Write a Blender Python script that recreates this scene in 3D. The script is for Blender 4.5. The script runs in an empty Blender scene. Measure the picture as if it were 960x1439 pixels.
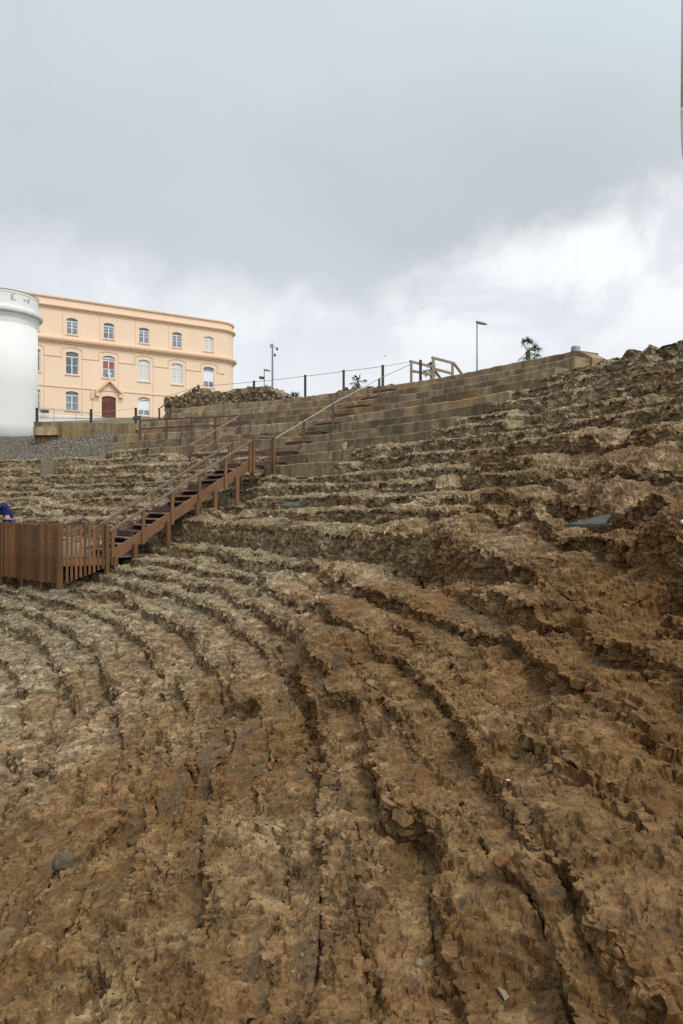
import bpy, bmesh, math, random
import numpy as np
from math import radians as R, sin, cos, pi, atan2, sqrt, hypot
from concurrent.futures import ThreadPoolExecutor
from mathutils import Vector, Matrix

random.seed(7)
RNG = np.random.default_rng(11)
SC = bpy.context.scene
COL = SC.collection
EZ = 2.0                  # eye height in the world
F, PX, PY = 1000.0, 480.0, 710.0   # the photograph's lens in its own pixels


def P(px, py, Y):
    """point at depth Y metres behind photo pixel (px, py): used to survey where things stand"""
    return Vector(((px - PX) / F * Y, Y, (PY - py) / F * Y + EZ))


# ------------------------------------------------------------------ objects
def tag(o, label=None, cat=None, group=None, kind=None):
    if label: o['label'] = label
    if cat: o['category'] = cat
    if group: o['group'] = group
    if kind: o['kind'] = kind
    return o


def thing(name, loc, label, cat, group=None, rz=0.0):
    o = bpy.data.objects.new(name, None)
    COL.objects.link(o)
    o.location = loc
    o.rotation_euler.z = rz
    o.empty_display_size = .2
    return tag(o, label, cat, group)


class MB:
    """collects shapes into one mesh"""
    def __init__(self):
        self.v, self.f, self.m = [], [], []
        self.mi = 0

    def add(self, vs, fs):
        b = len(self.v)
        self.v += [tuple(q) for q in vs]
        self.f += [tuple(i + b for i in q) for q in fs]
        self.m += [self.mi] * len(fs)
        return self

    def frame_box(self, c, ax, ay, az):
        """box with centre c and half-axis vectors"""
        c, ax, ay, az = Vector(c), Vector(ax), Vector(ay), Vector(az)
        vs = [c + sx * ax + sy * ay + sz * az for sz in (-1, 1) for sx, sy in ((-1, -1), (1, -1), (1, 1), (-1, 1))]
        if ax.cross(ay).dot(az) < 0:
            fs = [(0, 1, 2, 3), (7, 6, 5, 4), (4, 5, 1, 0), (5, 6, 2, 1), (6, 7, 3, 2), (7, 4, 0, 3)]
        else:
            fs = [(3, 2, 1, 0), (4, 5, 6, 7), (0, 1, 5, 4), (1, 2, 6, 5), (2, 3, 7, 6), (3, 0, 4, 7)]
        return self.add(vs, fs)

    def box(self, x0, x1, y0, y1, z0, z1):
        return self.frame_box(((x0 + x1) / 2, (y0 + y1) / 2, (z0 + z1) / 2), ((x1 - x0) / 2, 0, 0), (0, (y1 - y0) / 2, 0), (0, 0, (z1 - z0) / 2))

    def bar(self, a, b, w, h, up=(0, 0, 1)):
        """rectangular bar from a to b, w wide (level) and h deep"""
        a, b, up = Vector(a), Vector(b), Vector(up)
        d = b - a
        if d.length < 1e-6: return self
        s = d.cross(up)
        if s.length < 1e-6: s = d.cross(Vector((1, 0, 0)))
        s.normalize()
        u = s.cross(d).normalized()
        return self.frame_box((a + b) / 2, d / 2, s * w / 2, u * h / 2)

    def post(self, p, h, w, d=None, rz=0.0, down=0.0):
        p = Vector(p); d = d or w
        return self.frame_box(p + Vector((0, 0, (h - down) / 2)), (cos(rz) * w / 2, sin(rz) * w / 2, 0), (-sin(rz) * d / 2, cos(rz) * d / 2, 0), (0, 0, (h + down) / 2))

    def tube(self, pts, rad, n=8, cap=True):
        pts = [Vector(q) for q in pts]
        rads = rad if isinstance(rad, (list, tuple)) else [rad] * len(pts)
        vs, fs = [], []
        for i, p in enumerate(pts):
            d = (pts[min(i + 1, len(pts) - 1)] - pts[max(i - 1, 0)]).normalized()
            s = d.cross(Vector((0, 0, 1)))
            if s.length < 1e-4: s = Vector((1, 0, 0))
            s.normalize(); u = s.cross(d)
            for k in range(n):
                a = 2 * pi * k / n
                vs.append(p + (s * cos(a) + u * sin(a)) * rads[i])
        for i in range(len(pts) - 1):
            for k in range(n):
                a, b = i * n + k, i * n + (k + 1) % n
                fs.append((a, a + n, b + n, b))
        if cap:
            fs.append(tuple(range(n)))
            fs.append(tuple(reversed(range((len(pts) - 1) * n, len(pts) * n))))
        return self.add(vs, fs)

    def lathe(self, prof, c=(0, 0, 0), n=32, cap=True):
        """profile of (radius, z) turned about the upright through c"""
        vs, fs = [], []
        for r, z in prof:
            for k in range(n):
                a = 2 * pi * k / n
                vs.append((c[0] + r * cos(a), c[1] + r * sin(a), c[2] + z))
        for i in range(len(prof) - 1):
            for k in range(n):
                a, b = i * n + k, i * n + (k + 1) % n
                fs.append((a, b, b + n, a + n))
        if cap:
            fs.append(tuple(reversed(range(n))))
            fs.append(tuple(range((len(prof) - 1) * n, len(prof) * n)))
        return self.add(vs, fs)

    def prism(self, poly, y0, y1):
        """polygon of (x, z) pushed from y0 to y1"""
        n = len(poly)
        vs = [(x, y0, z) for x, z in poly] + [(x, y1, z) for x, z in poly]
        fs = [tuple(range(n)), tuple(reversed(range(n, 2 * n)))]
        for i in range(n):
            j = (i + 1) % n
            fs.append((i, i + n, j + n, j))
        return self.add(vs, fs)

    def build(self, name, mats, parent=None, smooth=False, bevel=0.0, fix=False):
        me = bpy.data.meshes.new(name)
        me.from_pydata(self.v, [], self.f)
        for m in (mats if isinstance(mats, (list, tuple)) else [mats]): me.materials.append(m)
        if any(self.m): me.polygons.foreach_set('material_index', self.m)
        if fix:
            bm = bmesh.new(); bm.from_mesh(me)
            bmesh.ops.recalc_face_normals(bm, faces=bm.faces)
            bm.to_mesh(me); bm.free()
        if smooth: me.polygons.foreach_set('use_smooth', [True] * len(me.polygons))
        me.update()
        o = bpy.data.objects.new(name, me)
        COL.objects.link(o)
        if parent:
            o.parent = parent
        if bevel:
            b = o.modifiers.new('soft_edges', 'BEVEL'); b.width = bevel; b.segments = 2; b.limit_method = 'ANGLE'
        return o


# ------------------------------------------------------------------ materials
class NT:
    def __init__(self, name, rough=.8, spec=.3):
        self.m = bpy.data.materials.new(name)
        self.m.use_nodes = True
        self.t = self.m.node_tree
        self.t.nodes.clear()
        self.out = self.n('ShaderNodeOutputMaterial')
        self.b = self.n('ShaderNodeBsdfPrincipled')
        self.b.inputs['Roughness'].default_value = rough
        self.b.inputs['Specular IOR Level'].default_value = spec
        self.l(self.b.outputs[0], self.out.inputs[0])
        self.tc = self.n('ShaderNodeTexCoord')
        self.co = self.tc.outputs['Object']

    def n(self, t): return self.t.nodes.new(t)

    def l(self, a, b): self.t.links.new(a, b)

    def val(self, s, v):
        if hasattr(v, 'links') or hasattr(v, 'is_linked'): self.l(v, s)
        else: s.default_value = v

    def mapping(self, scale=(1, 1, 1), loc=(0, 0, 0), rot=(0, 0, 0), co=None):
        m = self.n('ShaderNodeMapping')
        m.inputs['Scale'].default_value = scale; m.inputs['Location'].default_value = loc; m.inputs['Rotation'].default_value = rot
        self.l(co or self.co, m.inputs[0]); return m.outputs[0]

    def noise(self, scale, det=4, rough=.55, co=None, dist=0.0):
        x = self.n('ShaderNodeTexNoise')
        x.inputs['Scale'].default_value = scale; x.inputs['Detail'].default_value = det
        x.inputs['Roughness'].default_value = rough; x.inputs['Distortion'].default_value = dist
        self.l(co or self.co, x.inputs['Vector']); return x.outputs['Fac']

    def voronoi(self, scale, co=None, feat='F1', out='Distance', rnd=1.0):
        x = self.n('ShaderNodeTexVoronoi'); x.feature = feat
        x.inputs['Scale'].default_value = scale; x.inputs['Randomness'].default_value = rnd
        self.l(co or self.co, x.inputs['Vector']); return x.outputs[out]

    def ramp(self, fac, stops, interp='LINEAR'):
        x = self.n('ShaderNodeValToRGB'); e = x.color_ramp.elements; x.color_ramp.interpolation = interp
        while len(e) < len(stops): e.new(.5)
        for el, (p, c) in zip(e, stops):
            el.position = p
            el.color = (c, c, c, 1) if isinstance(c, (int, float)) else (*c, 1)
        self.l(fac, x.inputs[0]); return x.outputs[0]

    def mix(self, fac, a, b, mode='MIX'):
        x = self.n('ShaderNodeMix'); x.data_type = 'RGBA'; x.blend_type = mode
        for s, v in ((x.inputs[0], fac), (x.inputs[6], a), (x.inputs[7], b)):
            if isinstance(v, tuple): s.default_value = (*v, 1)
            elif isinstance(v, (int, float)): s.default_value = v
            else: self.l(v, s)
        return x.outputs[2]

    def math(self, op, a, b=0.0, clamp=False):
        x = self.n('ShaderNodeMath'); x.operation = op; x.use_clamp = clamp
        for s, v in ((x.inputs[0], a), (x.inputs[1], b)):
            if isinstance(v, (int, float)): s.default_value = v
            else: self.l(v, s)
        return x.outputs[0]

    def attr(self, name):
        x = self.n('ShaderNodeAttribute'); x.attribute_name = name; return x.outputs['Fac']

    def bump(self, h, strength=.5, dist=.02, normal=None):
        x = self.n('ShaderNodeBump'); x.inputs['Strength'].default_value = strength; x.inputs['Distance'].default_value = dist
        self.l(h, x.inputs['Height'])
        if normal: self.l(normal, x.inputs['Normal'])
        self.l(x.outputs[0], self.b.inputs['Normal']); return x.outputs[0]

    def color(self, c): 
        if isinstance(c, tuple): self.b.inputs['Base Color'].default_value = (*c, 1)
        else: self.l(c, self.b.inputs['Base Color'])

    def rough(self, v):
        if isinstance(v, (int, float)): self.b.inputs['Roughness'].default_value = v
        else: self.l(v, self.b.inputs['Roughness'])


M = {}


def rock_material():
    t = NT('weathered_shell_rock', .85, .25)
    soil = t.attr('soil'); sand = t.attr('sand'); grey = t.attr('grey')
    n1 = t.noise(.55, 4, .6); n2 = t.noise(3.2, 6, .65); n3 = t.noise(17, 5, .7); n4 = t.noise(90, 3, .7)
    rock = t.ramp(n2, [(.3, (.064, .038, .018)), (.45, (.155, .098, .048)), (.6, (.255, .172, .096)), (.76, (.40, .31, .205))])
    greyrock = t.ramp(n2, [(.3, (.068, .049, .027)), (.45, (.158, .116, .066)), (.6, (.252, .195, .118)), (.74, (.40, .33, .225))])
    c = t.mix(grey, rock, greyrock)
    tone = t.attr('tone')
    v1 = t.voronoi(34, out='Color'); v2 = t.voronoi(85, out='Color')
    tn = t.math('ADD', t.math('MULTIPLY', tone, .55), t.math('ADD', t.math('MULTIPLY', v1, .28), t.math('MULTIPLY', v2, .17)))
    c = t.mix(1.0, c, t.ramp(tn, [(.22, .36), (.5, 1.06), (.78, 2.1)]), 'MULTIPLY')
    ochre = t.ramp(n3, [(.3, (.062, .026, .007)), (.5, (.158, .074, .021)), (.72, (.27, .148, .052))])
    om = t.math('MULTIPLY', t.ramp(n1, [(.30, .35), (.6, 1.0)]), soil)
    c = t.mix(t.math('MULTIPLY', om, .75), c, ochre)
    # soil in the foreground: brown, darker where damp
    damp = t.ramp(t.noise(1.1, 5, .65), [(.4, 0.0), (.6, 1.0)])
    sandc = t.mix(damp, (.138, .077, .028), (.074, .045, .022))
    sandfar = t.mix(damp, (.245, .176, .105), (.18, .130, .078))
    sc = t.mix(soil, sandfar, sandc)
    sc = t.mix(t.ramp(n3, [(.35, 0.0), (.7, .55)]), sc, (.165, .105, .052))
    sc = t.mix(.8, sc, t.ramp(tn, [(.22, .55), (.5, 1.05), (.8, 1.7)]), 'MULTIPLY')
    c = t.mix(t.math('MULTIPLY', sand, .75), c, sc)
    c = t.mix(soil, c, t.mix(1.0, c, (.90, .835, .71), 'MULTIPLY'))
    # dark lichen and stains, pale shell flecks
    st = t.ramp(t.noise(6.5, 6, .75), [(.55, 0.0), (.7, .75)])
    c = t.mix(t.math('MULTIPLY', st, t.math('SUBTRACT', 1.0, sand)), c, (.042, .036, .028))
    c = t.mix(t.ramp(n4, [(.2, .5), (.5, 0.0)]), c, (.05, .035, .02))
    vf = t.voronoi(62, feat='F1'); vr = t.voronoi(62, out='Color')
    fleck = t.math('MULTIPLY', t.ramp(vf, [(.12, 1.0), (.2, 0.0)]), t.ramp(vr, [(.80, 0.0), (.84, 1.0)]))
    c = t.mix(t.math('MULTIPLY', fleck, .75), c, (.42, .36, .27))
    vf2 = t.voronoi(23, feat='F1'); vr2 = t.voronoi(23, out='Color')
    fleck2 = t.math('MULTIPLY', t.ramp(vf2, [(.1, 1.0), (.17, 0.0)]), t.ramp(vr2, [(.86, 0.0), (.9, 1.0)]))
    c = t.mix(t.math('MULTIPLY', fleck2, .5), c, (.36, .30, .22))
    t.color(c)
    t.rough(t.mix(t.math('MULTIPLY', damp, sand), (.88, .88, .88), (.55, .55, .55)))
    h = t.math('ADD', t.math('MULTIPLY', t.noise(38, 6, .72), .9), t.math('MULTIPLY', t.noise(150, 3, .7), .35))
    h = t.math('ADD', h, t.math('MULTIPLY', vf, -.35))
    t.bump(h, .55, .016)
    return t.m


def make_materials():
    M['rock'] = rock_material()
    # cobbles
    t = NT('cobbled_bank', .9, .2)
    v = t.voronoi(4.2, feat='DISTANCE_TO_EDGE'); vc = t.voronoi(4.2, out='Color')
    c = t.ramp(t.noise(2, 5, .7), [(.3, (.12, .095, .068)), (.6, (.20, .165, .122)), (.8, (.30, .26, .2))])
    c = t.mix(.35, c, t.ramp(vc, [(0, (.08, .066, .05)), (1, (.24, .205, .16))]))
    c = t.mix(t.ramp(v, [(.03, 1.0), (.09, 0.0)]), c, (.06, .048, .034))
    t.color(c)
    t.bump(t.math('ADD', t.ramp(v, [(0, 0.0), (.15, 1.0)]), t.math('MULTIPLY', t.noise(20, 4), .4)), 1.0, .08)
    M['cobble'] = t.m
    # plain far ground
    t = NT('dry_ground', .95, .1)
    t.color(t.ramp(t.noise(.4, 5), [(.3, (.10, .085, .06)), (.7, (.2, .17, .12))]))
    M['ground'] = t.m

    # stained concrete: horizontal courses, drips from the edges, bald patches
    def concrete(name, base, light, dark, rust):
        t = NT(name, .9, .2)
        n = t.noise(.8, 6, .65); drip = t.noise(2.2, 6, .7, t.mapping((1, 1, .12)))
        c = t.mix(t.ramp(n, [(.35, 0.0), (.65, 1.0)]), base, dark)
        c = t.mix(t.ramp(drip, [(.42, 0.0), (.60, .85)]), c, tuple(x * .5 for x in dark))
        c = t.mix(t.ramp(t.noise(.33, 4, .6), [(.55, 0.0), (.68, .7)]), c, rust)
        c = t.mix(t.ramp(t.noise(1.6, 7, .7, dist=.6), [(.56, 0.0), (.68, .6)]), c, light)
        c = t.mix(t.ramp(t.noise(.42, 3, .5, t.mapping((1, 1, 2.4), loc=(7, 3, 1))), [(.52, 0.0), (.66, .6)]), c, (.085, .072, .055))
        oi = t.n('ShaderNodeObjectInfo')
        c = t.mix(1.0, c, t.ramp(oi.outputs['Random'], [(0, .68), (1, 1.22)]), 'MULTIPLY')
        c = t.mix(t.ramp(t.noise(30, 4, .7), [(.3, .35), (.55, 0.0)]), c, (.06, .05, .035))
        t.color(c)
        t.bump(t.math('ADD', t.noise(9, 7, .7), t.math('MULTIPLY', t.noise(60, 3), .4)), .6, .03)
        return t.m
    M['concrete'] = concrete('stained_concrete', (.42, .325, .20), (.66, .56, .41), (.25, .185, .112), (.42, .25, .10))
    M['wallstone'] = concrete('ochre_stained_masonry', (.40, .29, .15), (.50, .40, .25), (.25, .185, .10), (.34, .18, .07))
    t = NT('footing_concrete', .9, .2)
    t.color(t.ramp(t.noise(8, 6), [(.3, (.12, .10, .07)), (.7, (.22, .19, .14))])); t.bump(t.noise(30, 5), .4, .01)
    M['footing'] = t.m

    def rubble(name):
        t = NT(name, .92, .15)
        vc = t.voronoi(5.5, out='Color'); ve = t.voronoi(5.5, feat='DISTANCE_TO_EDGE')
        c = t.ramp(t.noise(3, 6, .7), [(.3, (.17, .13, .08)), (.55, (.34, .265, .165)), (.75, (.54, .46, .33))])
        c = t.mix(.45, c, t.ramp(vc, [(0, (.11, .085, .052)), (.6, (.33, .245, .145)), (1, (.58, .49, .36))]))
        c = t.mix(t.ramp(ve, [(.02, .8), (.1, 0.0)]), c, (.05, .04, .028))
        t.color(c); t.bump(t.math('ADD', t.ramp(ve, [(0, 0.0), (.2, 1.0)]), t.noise(25, 5, .7)), 1.0, .05)
        return t.m
    M['rubble'] = rubble('mortared_rubble')

    def wood(name, a, b, dk, rough=.6, spec=.35, gscale=(3, 3, 3)):
        t = NT(name, rough, spec)
        oi = t.n('ShaderNodeObjectInfo')
        co = t.mapping(gscale)
        g = t.noise(6, 6, .65, co, .4); big = t.noise(1.3, 3, .6)
        c = t.mix(t.ramp(g, [(.3, 0.0), (.7, 1.0)]), a, b)
        c = t.mix(t.ramp(big, [(.45, 0.0), (.7, .6)]), c, dk)
        gi = t.n('ShaderNodeNewGeometry')
        c = t.mix(t.math('MULTIPLY', oi.outputs['Random'], .35), c, dk)
        c = t.mix(1.0, c, t.ramp(gi.outputs['Random Per Island'], [(0, .55), (1, 1.35)]), 'MULTIPLY')
        t.color(c); t.bump(g, .3, .006)
        return t.m
    M['slat_wood'] = wood('red_brown_slats', (.145, .058, .021), (.235, .106, .041), (.085, .038, .016), gscale=(7, 7, .7))
    M['post_wood'] = wood('amber_posts', (.155, .072, .028), (.225, .115, .048), (.095, .046, .02), gscale=(6, 6, .6))
    M['stair_wood'] = wood('brown_stair_wood', (.205, .098, .042), (.29, .156, .074), (.125, .060, .032), gscale=(2, 2, 2))
    M['tread_wood'] = wood('weathered_treads', (.27, .18, .12), (.40, .29, .20), (.17, .10, .07), gscale=(2, 2, 2))
    M['plum_wood'] = wood('plum_stained_wood', (.085, .040, .034), (.14, .072, .058), (.055, .028, .026), gscale=(2, 2, 2))
    M['rail_wood'] = wood('worn_handrail', (.17, .105, .075), (.26, .175, .13), (.12, .07, .055), gscale=(2, 2, 2))
    M['step_wood'] = wood('rusty_step_boards', (.15, .080, .050), (.23, .135, .085), (.09, .052, .036), gscale=(2, 2, 2))
    M['dark_post'] = wood('dark_posts', (.030, .022, .020), (.062, .042, .036), (.022, .018, .02), gscale=(5, 5, .6))
    M['rust'] = wood('rusted_steel', (.085, .036, .020), (.15, .062, .034), (.05, .026, .024), .7, gscale=(6, 6, 6))
    M['pale_wood'] = wood('pale_timber', (.20, .165, .11), (.30, .25, .175), (.13, .10, .07), gscale=(4, 4, 4))
    t = NT('wet_deck', .16, .6)
    t.color(t.ramp(t.noise(3, 5, .6, t.mapping((1, 9, 1))), [(.3, (.10, .075, .06)), (.7, (.2, .16, .135))]))
    M['deck'] = t.m

    def paint(name, c, rough=.6, spec=.35, var=.12, dirt=(.2, .17, .13), dirty=.25):
        t = NT(name, rough, spec)
        n = t.noise(.35, 6, .6, t.mapping((1, 1, .3)))
        col = t.mix(t.ramp(n, [(.3, 0.0), (.75, var)]), c, tuple(x * .75 for x in c))
        col = t.mix(t.ramp(t.noise(2.5, 7, .75, t.mapping((1, 1, .25))), [(.62, 0.0), (.85, dirty)]), col, dirt)
        t.color(col); t.bump(t.noise(25, 4), .15, .01)
        return t.m
    # peach stucco scored with fine courses
    t = NT('peach_stucco', .85, .2)
    br = t.n('ShaderNodeTexBrick')
    t.l(t.mapping(rot=(pi / 2, 0, 0)), br.inputs['Vector'])
    br.inputs['Scale'].default_value = 1.0; br.inputs['Brick Width'].default_value = .8; br.inputs['Row Height'].default_value = .36
    br.inputs['Mortar Size'].default_value = .012; br.inputs['Mortar Smooth'].default_value = .3
    n = t.noise(.3, 6, .6)
    base = t.mix(t.ramp(n, [(.3, 0.0), (.7, 1.0)]), (.765, .585, .42), (.72, .54, .38))
    base = t.mix(t.ramp(t.noise(1.8, 7, .75, t.mapping((1, 1, .15))), [(.6, 0.0), (.85, .4)]), base, (.52, .37, .25))
    t.color(t.mix(t.math('MULTIPLY', br.outputs['Fac'], .07), base, (.50, .30, .15)))
    t.bump(t.math('SUBTRACT', 1.0, br.outputs['Fac']), .25, .02)
    M['peach'] = t.m
    M['peach_trim'] = paint('peach_trim', (.71, .50, .345), .8, .2, .5, (.45, .28, .16), .5)
    M['white'] = paint('white_limewash', (.69, .69, .66), 1.0, .0, .45, (.42, .41, .37), .5)
    M['white_trim'] = paint('white_paint', (.72, .72, .70), .5)
    M['curb'] = paint('cream_curb', (.66, .62, .55), .8)
    M['door'] = wood('red_brown_door', (.115, .032, .018), (.17, .055, .032), (.08, .026, .018), gscale=(5, 5, .7))

    def glass(name, c, rough=.08):
        t = NT(name, rough, .6)
        t.color(t.mix(t.ramp(t.noise(.9, 4, .6), [(.35, 0.0), (.65, 1.0)]), c, tuple(x * .45 for x in c)))
        return t.m
    M['glass_dark'] = glass('dark_glass', (.10, .12, .135))
    M['glass_mid'] = glass('hazy_glass', (.21, .24, .27))
    M['curtain'] = paint('pale_curtain', (.58, .58, .52), .8)
    M['curtain_red'] = paint('red_curtain', (.30, .10, .10), .8)
    M['blind'] = paint('white_blind', (.70, .72, .76), .7)
    M['blue_grey_blind'] = paint('slate_blind', (.16, .19, .22), .6)

    def metal(name, c, rough=.45, met=.6):
        t = NT(name, rough, .5); t.b.inputs['Metallic'].default_value = met
        t.color(t.mix(t.ramp(t.noise(5, 5), [(.4, 0.0), (.7, .5)]), c, tuple(x * .6 for x in c))); return t.m
    M['galv'] = metal('galvanised_steel', (.32, .34, .36))
    M['dark_metal'] = metal('dark_metal', (.05, .052, .055), .5, .3)
    M['lamp_grey'] = metal('lamp_grey', (.20, .22, .23), .4, .2)
    M['cable'] = metal('grey_cable', (.19, .19, .19), .6, .2)
    M['rope'] = paint('pale_rope', (.36, .33, .28), .8)
    t = NT('teal_grey_sheet', .95, .04)
    t.color(t.mix(t.ramp(t.noise(4, 5), [(.4, 0.0), (.7, 1.0)]), (.085, .092, .076), (.045, .048, .039)))
    M['sheet'] = t.m
    t = NT('wire_mesh', .5, .4)
    M['pipe'] = paint('pale_grey_paint', (.74, .72, .78), .5)
    M['mark'] = paint('grey_scratches', (.16, .16, .155), .8)
    M['stain'] = paint('pale_plaster_patch', (.46, .42, .32), .9)
    t = NT('palm_leaf', .6, .3)
    oi = t.n('ShaderNodeObjectInfo')
    t.color(t.ramp(t.noise(2.2, 4), [(.3, (.022, .040, .018)), (.6, (.050, .078, .034)), (.8, (.12, .125, .05))]))
    M['palm'] = t.m
    t = NT('palm_trunk', .9, .1)
    t.color(t.ramp(t.noise(6, 4, .6, t.mapping((1, 1, 3))), [(.3, (.05, .038, .026)), (.7, (.14, .105, .07))]))
    M['trunk'] = t.m
    t = NT('weeds', .7, .2); t.color(t.ramp(t.noise(5, 3), [(.3, (.035, .05, .018)), (.7, (.10, .11, .04))])); M['weed'] = t.m
    t = NT('skin', .55, .35); t.color((.42, .23, .15)); M['skin'] = t.m
    t = NT('navy_cloth', .9, .1); t.color(t.ramp(t.noise(9, 4), [(.3, (.010, .014, .06)), (.7, (.022, .03, .115))])); t.bump(t.noise(7, 3), .6, .03); M['navy'] = t.m
    t = NT('blue_denim', .9, .1); t.color((.04, .06, .12)); M['denim'] = t.m
    t = NT('dark_hair', .6, .3); t.color((.03, .022, .016)); M['hair'] = t.m
    M['shoe'] = paint('dark_shoes', (.05, .05, .05), .6)
    t = NT('bird_feathers', .8, .2); t.color((.06, .06, .065)); M['bird'] = t.m

    def stone(name, a, b):
        t = NT(name, .85, .25)
        t.color(t.ramp(t.noise(14, 6, .7), [(.3, a), (.7, b)])); t.bump(t.noise(40, 5, .7), .6, .02); return t.m
    t = NT('pebble_stone', .88, .2)
    gi = t.n('ShaderNodeNewGeometry')
    t.color(t.mix(.35, t.ramp(gi.outputs['Random Per Island'], [(0, (.055, .032, .014)), (.5, (.125, .076, .034)), (.9, (.19, .128, .066)), (1, (.30, .235, .15))]), t.ramp(t.noise(40, 4, .7), [(.3, (.06, .036, .016)), (.7, (.22, .15, .08))])))
    M['pebble'] = t.m
    M['pebble_alt'] = stone('pebbles', (.115, .075, .040), (.24, .175, .105))
    M['pale_stone'] = stone('pale_shell_stone', (.14, .10, .06), (.29, .22, .145))
    M['brick'] = stone('red_brick_piece', (.13, .052, .022), (.20, .085, .04))
    M['chip'] = stone('white_shell_chip', (.50, .48, .42), (.7, .68, .62))
    M['dark_stone'] = stone('dark_boulder', (.06, .045, .03), (.17, .125, .08))


make_materials()

# ------------------------------------------------------------------ numeric noise
POOL = ThreadPoolExecutor(4)
def _hash(ix, iy, iz, seed):
    h = ix * np.uint32(374761393) + iy * np.uint32(668265263) + iz * np.uint32(2246822519) + np.uint32((seed * 3266489917) & 0xffffffff)
    h ^= h >> np.uint32(13); h *= np.uint32(1274126177); h ^= h >> np.uint32(16)
    return (h & np.uint32(0xffffff)).astype(np.float32) * np.float32(1 / 16777215)


def _vn(x, y, z, seed):
    fx, fy, fz = np.floor(x), np.floor(y), np.floor(z)
    u, v, w = x - fx, y - fy, z - fz
    u = u * u * (3 - 2 * u); v = v * v * (3 - 2 * v); w = w * w * (3 - 2 * w)
    ix, iy, iz = fx.astype(np.int32).view(np.uint32), fy.astype(np.int32).view(np.uint32), fz.astype(np.int32).view(np.uint32)
    one = np.uint32(1)
    def lay(k):
        a, b = _hash(ix, iy, k, seed), _hash(ix + one, iy, k, seed)
        c, d = _hash(ix, iy + one, k, seed), _hash(ix + one, iy + one, k, seed)
        e = a + (b - a) * u; g = c + (d - c) * u
        return e + (g - e) * v
    a = lay(iz); b = lay(iz + one)
    return (a + (b - a) * w) * 2 - 1


def vn(x, y, z, seed=0):
    """value noise in -1..1"""
    sh = np.broadcast(x, y, z).shape
    x, y, z = [np.ascontiguousarray(np.broadcast_to(np.asarray(q, np.float32), sh)).ravel() for q in (x, y, z)]
    if x.size < 20000: return _vn(x, y, z, seed).reshape(sh)
    ch = np.array_split(np.arange(x.size), 16)
    sl = [slice(c[0], c[-1] + 1) for c in ch]
    return np.concatenate(list(POOL.map(lambda s: _vn(x[s], y[s], z[s], seed), sl))).reshape(sh)


def _wor(x, y, z, seed):
    bx, by, bz = np.floor(x - .5), np.floor(y - .5), np.floor(z - .5)
    best = np.full(x.shape, 9.0, np.float32); ident = np.zeros(x.shape, np.float32); second = best.copy()
    for i in (0, 1):
        for j in (0, 1):
            for k in (0, 1):
                cx, cy, cz = bx + np.float32(i), by + np.float32(j), bz + np.float32(k)
                ix, iy, iz = cx.astype(np.int32).view(np.uint32), cy.astype(np.int32).view(np.uint32), cz.astype(np.int32).view(np.uint32)
                h = _hash(ix, iy, iz, seed)
                h2 = (h * np.float32(57.31)) % 1; h3 = (h * np.float32(1713.7)) % 1
                d = (cx + .12 + .76 * h - x) ** 2 + (cy + .12 + .76 * h2 - y) ** 2 + (cz + .12 + .76 * h3 - z) ** 2
                m = d < best
                second = np.where(m, best, np.minimum(second, d))
                ident = np.where(m, (h * np.float32(313.7)) % 1, ident); best = np.where(m, d, best)
    return np.stack([np.sqrt(best), np.sqrt(np.minimum(second, 4)) - np.sqrt(best), ident])


def wor(x, y, z, seed=0):
    """cell noise: distance to the nearest seed, distance in from the cell wall, the cell's own number"""
    sh = x.shape
    x, y, z = [np.ascontiguousarray(q, np.float32).ravel() for q in (x, y, z)]
    ch = np.array_split(np.arange(x.size), 16); sl = [slice(c[0], c[-1] + 1) for c in ch]
    r = np.concatenate(list(POOL.map(lambda q: _wor(x[q], y[q], z[q], seed), sl)), axis=1)
    return r[0].reshape(sh), r[1].reshape(sh), r[2].reshape(sh)


def fbm(x, y, z, oct=4, seed=0, gain=.5):
    a, tot, f = 1.0, 0, 1.0
    for i in range(oct):
        tot = tot + a * vn(x * f + 17.3 * i, y * f - 9.1 * i, z * f + 4.7 * i, seed + i); a *= gain; f *= 2.03
    return tot


def sstep(a, b, x):
    t = np.clip((x - a) / (b - a), 0, 1); return t * t * (3 - 2 * t)


# ------------------------------------------------------------------ the rock terraces
CX, CY, RC = -28.6, 3.0, 28.757
TH0 = atan2(-CY, -CX)
ROWS = [(21.5, -5.1), (22.2, -4.85), (22.9, -4.55), (23.6, -4.25), (24.3, -4.0), (25.0, -3.7),
        (25.7, -3.35), (26.4, -3.05), (27.1, -2.75), (27.8, -2.45), (28.5, -2.2), (29.1, -1.95), (29.7, -1.68), (30.55, -1.33), (31.5, -.50),
        (32.4, -.12), (33.3, .27), (34.2, .66), (34.85, 1.0)]
# half ledges: each near seat has broken into two low steps
_full, ROWS, HALF = ROWS, [], {}
for _a, _b in zip(_full, _full[1:] + [None]):
    ROWS.append(_a)
    if _b and 24.9 < _a[0] < 31.0:
        HALF[len(ROWS)] = _b[1] - _a[1]
        ROWS.append((_a[0] + .44 * (_b[0] - _a[0]), _a[1] + .40 * (_b[1] - _a[1])))
K0 = len(ROWS)
TR0, TDR, TZ0, TDZ, NT_ = 35.5, 1.05, 1.5, .5, 10
for k in range(NT_): ROWS.append((TR0 + TDR * k, TZ0 + TDZ * k))
ROWS.append((46.3, 6.0))
NR = len(ROWS) - 1


def polar(x, y): return hypot(x - CX, y - CY), atan2(y - CY, x - CX)


def theta_at(px, r):
    """direction from the theatre's centre at which the row of radius r crosses photo column px"""
    k = (px - PX) / F
    a, b, c = 1 + k * k, 2 * (k * -CX - CY), CX * CX + CY * CY - r * r
    Y = (-b + sqrt(b * b - 4 * a * c)) / (2 * a)
    return polar(k * Y, Y)[1]


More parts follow.
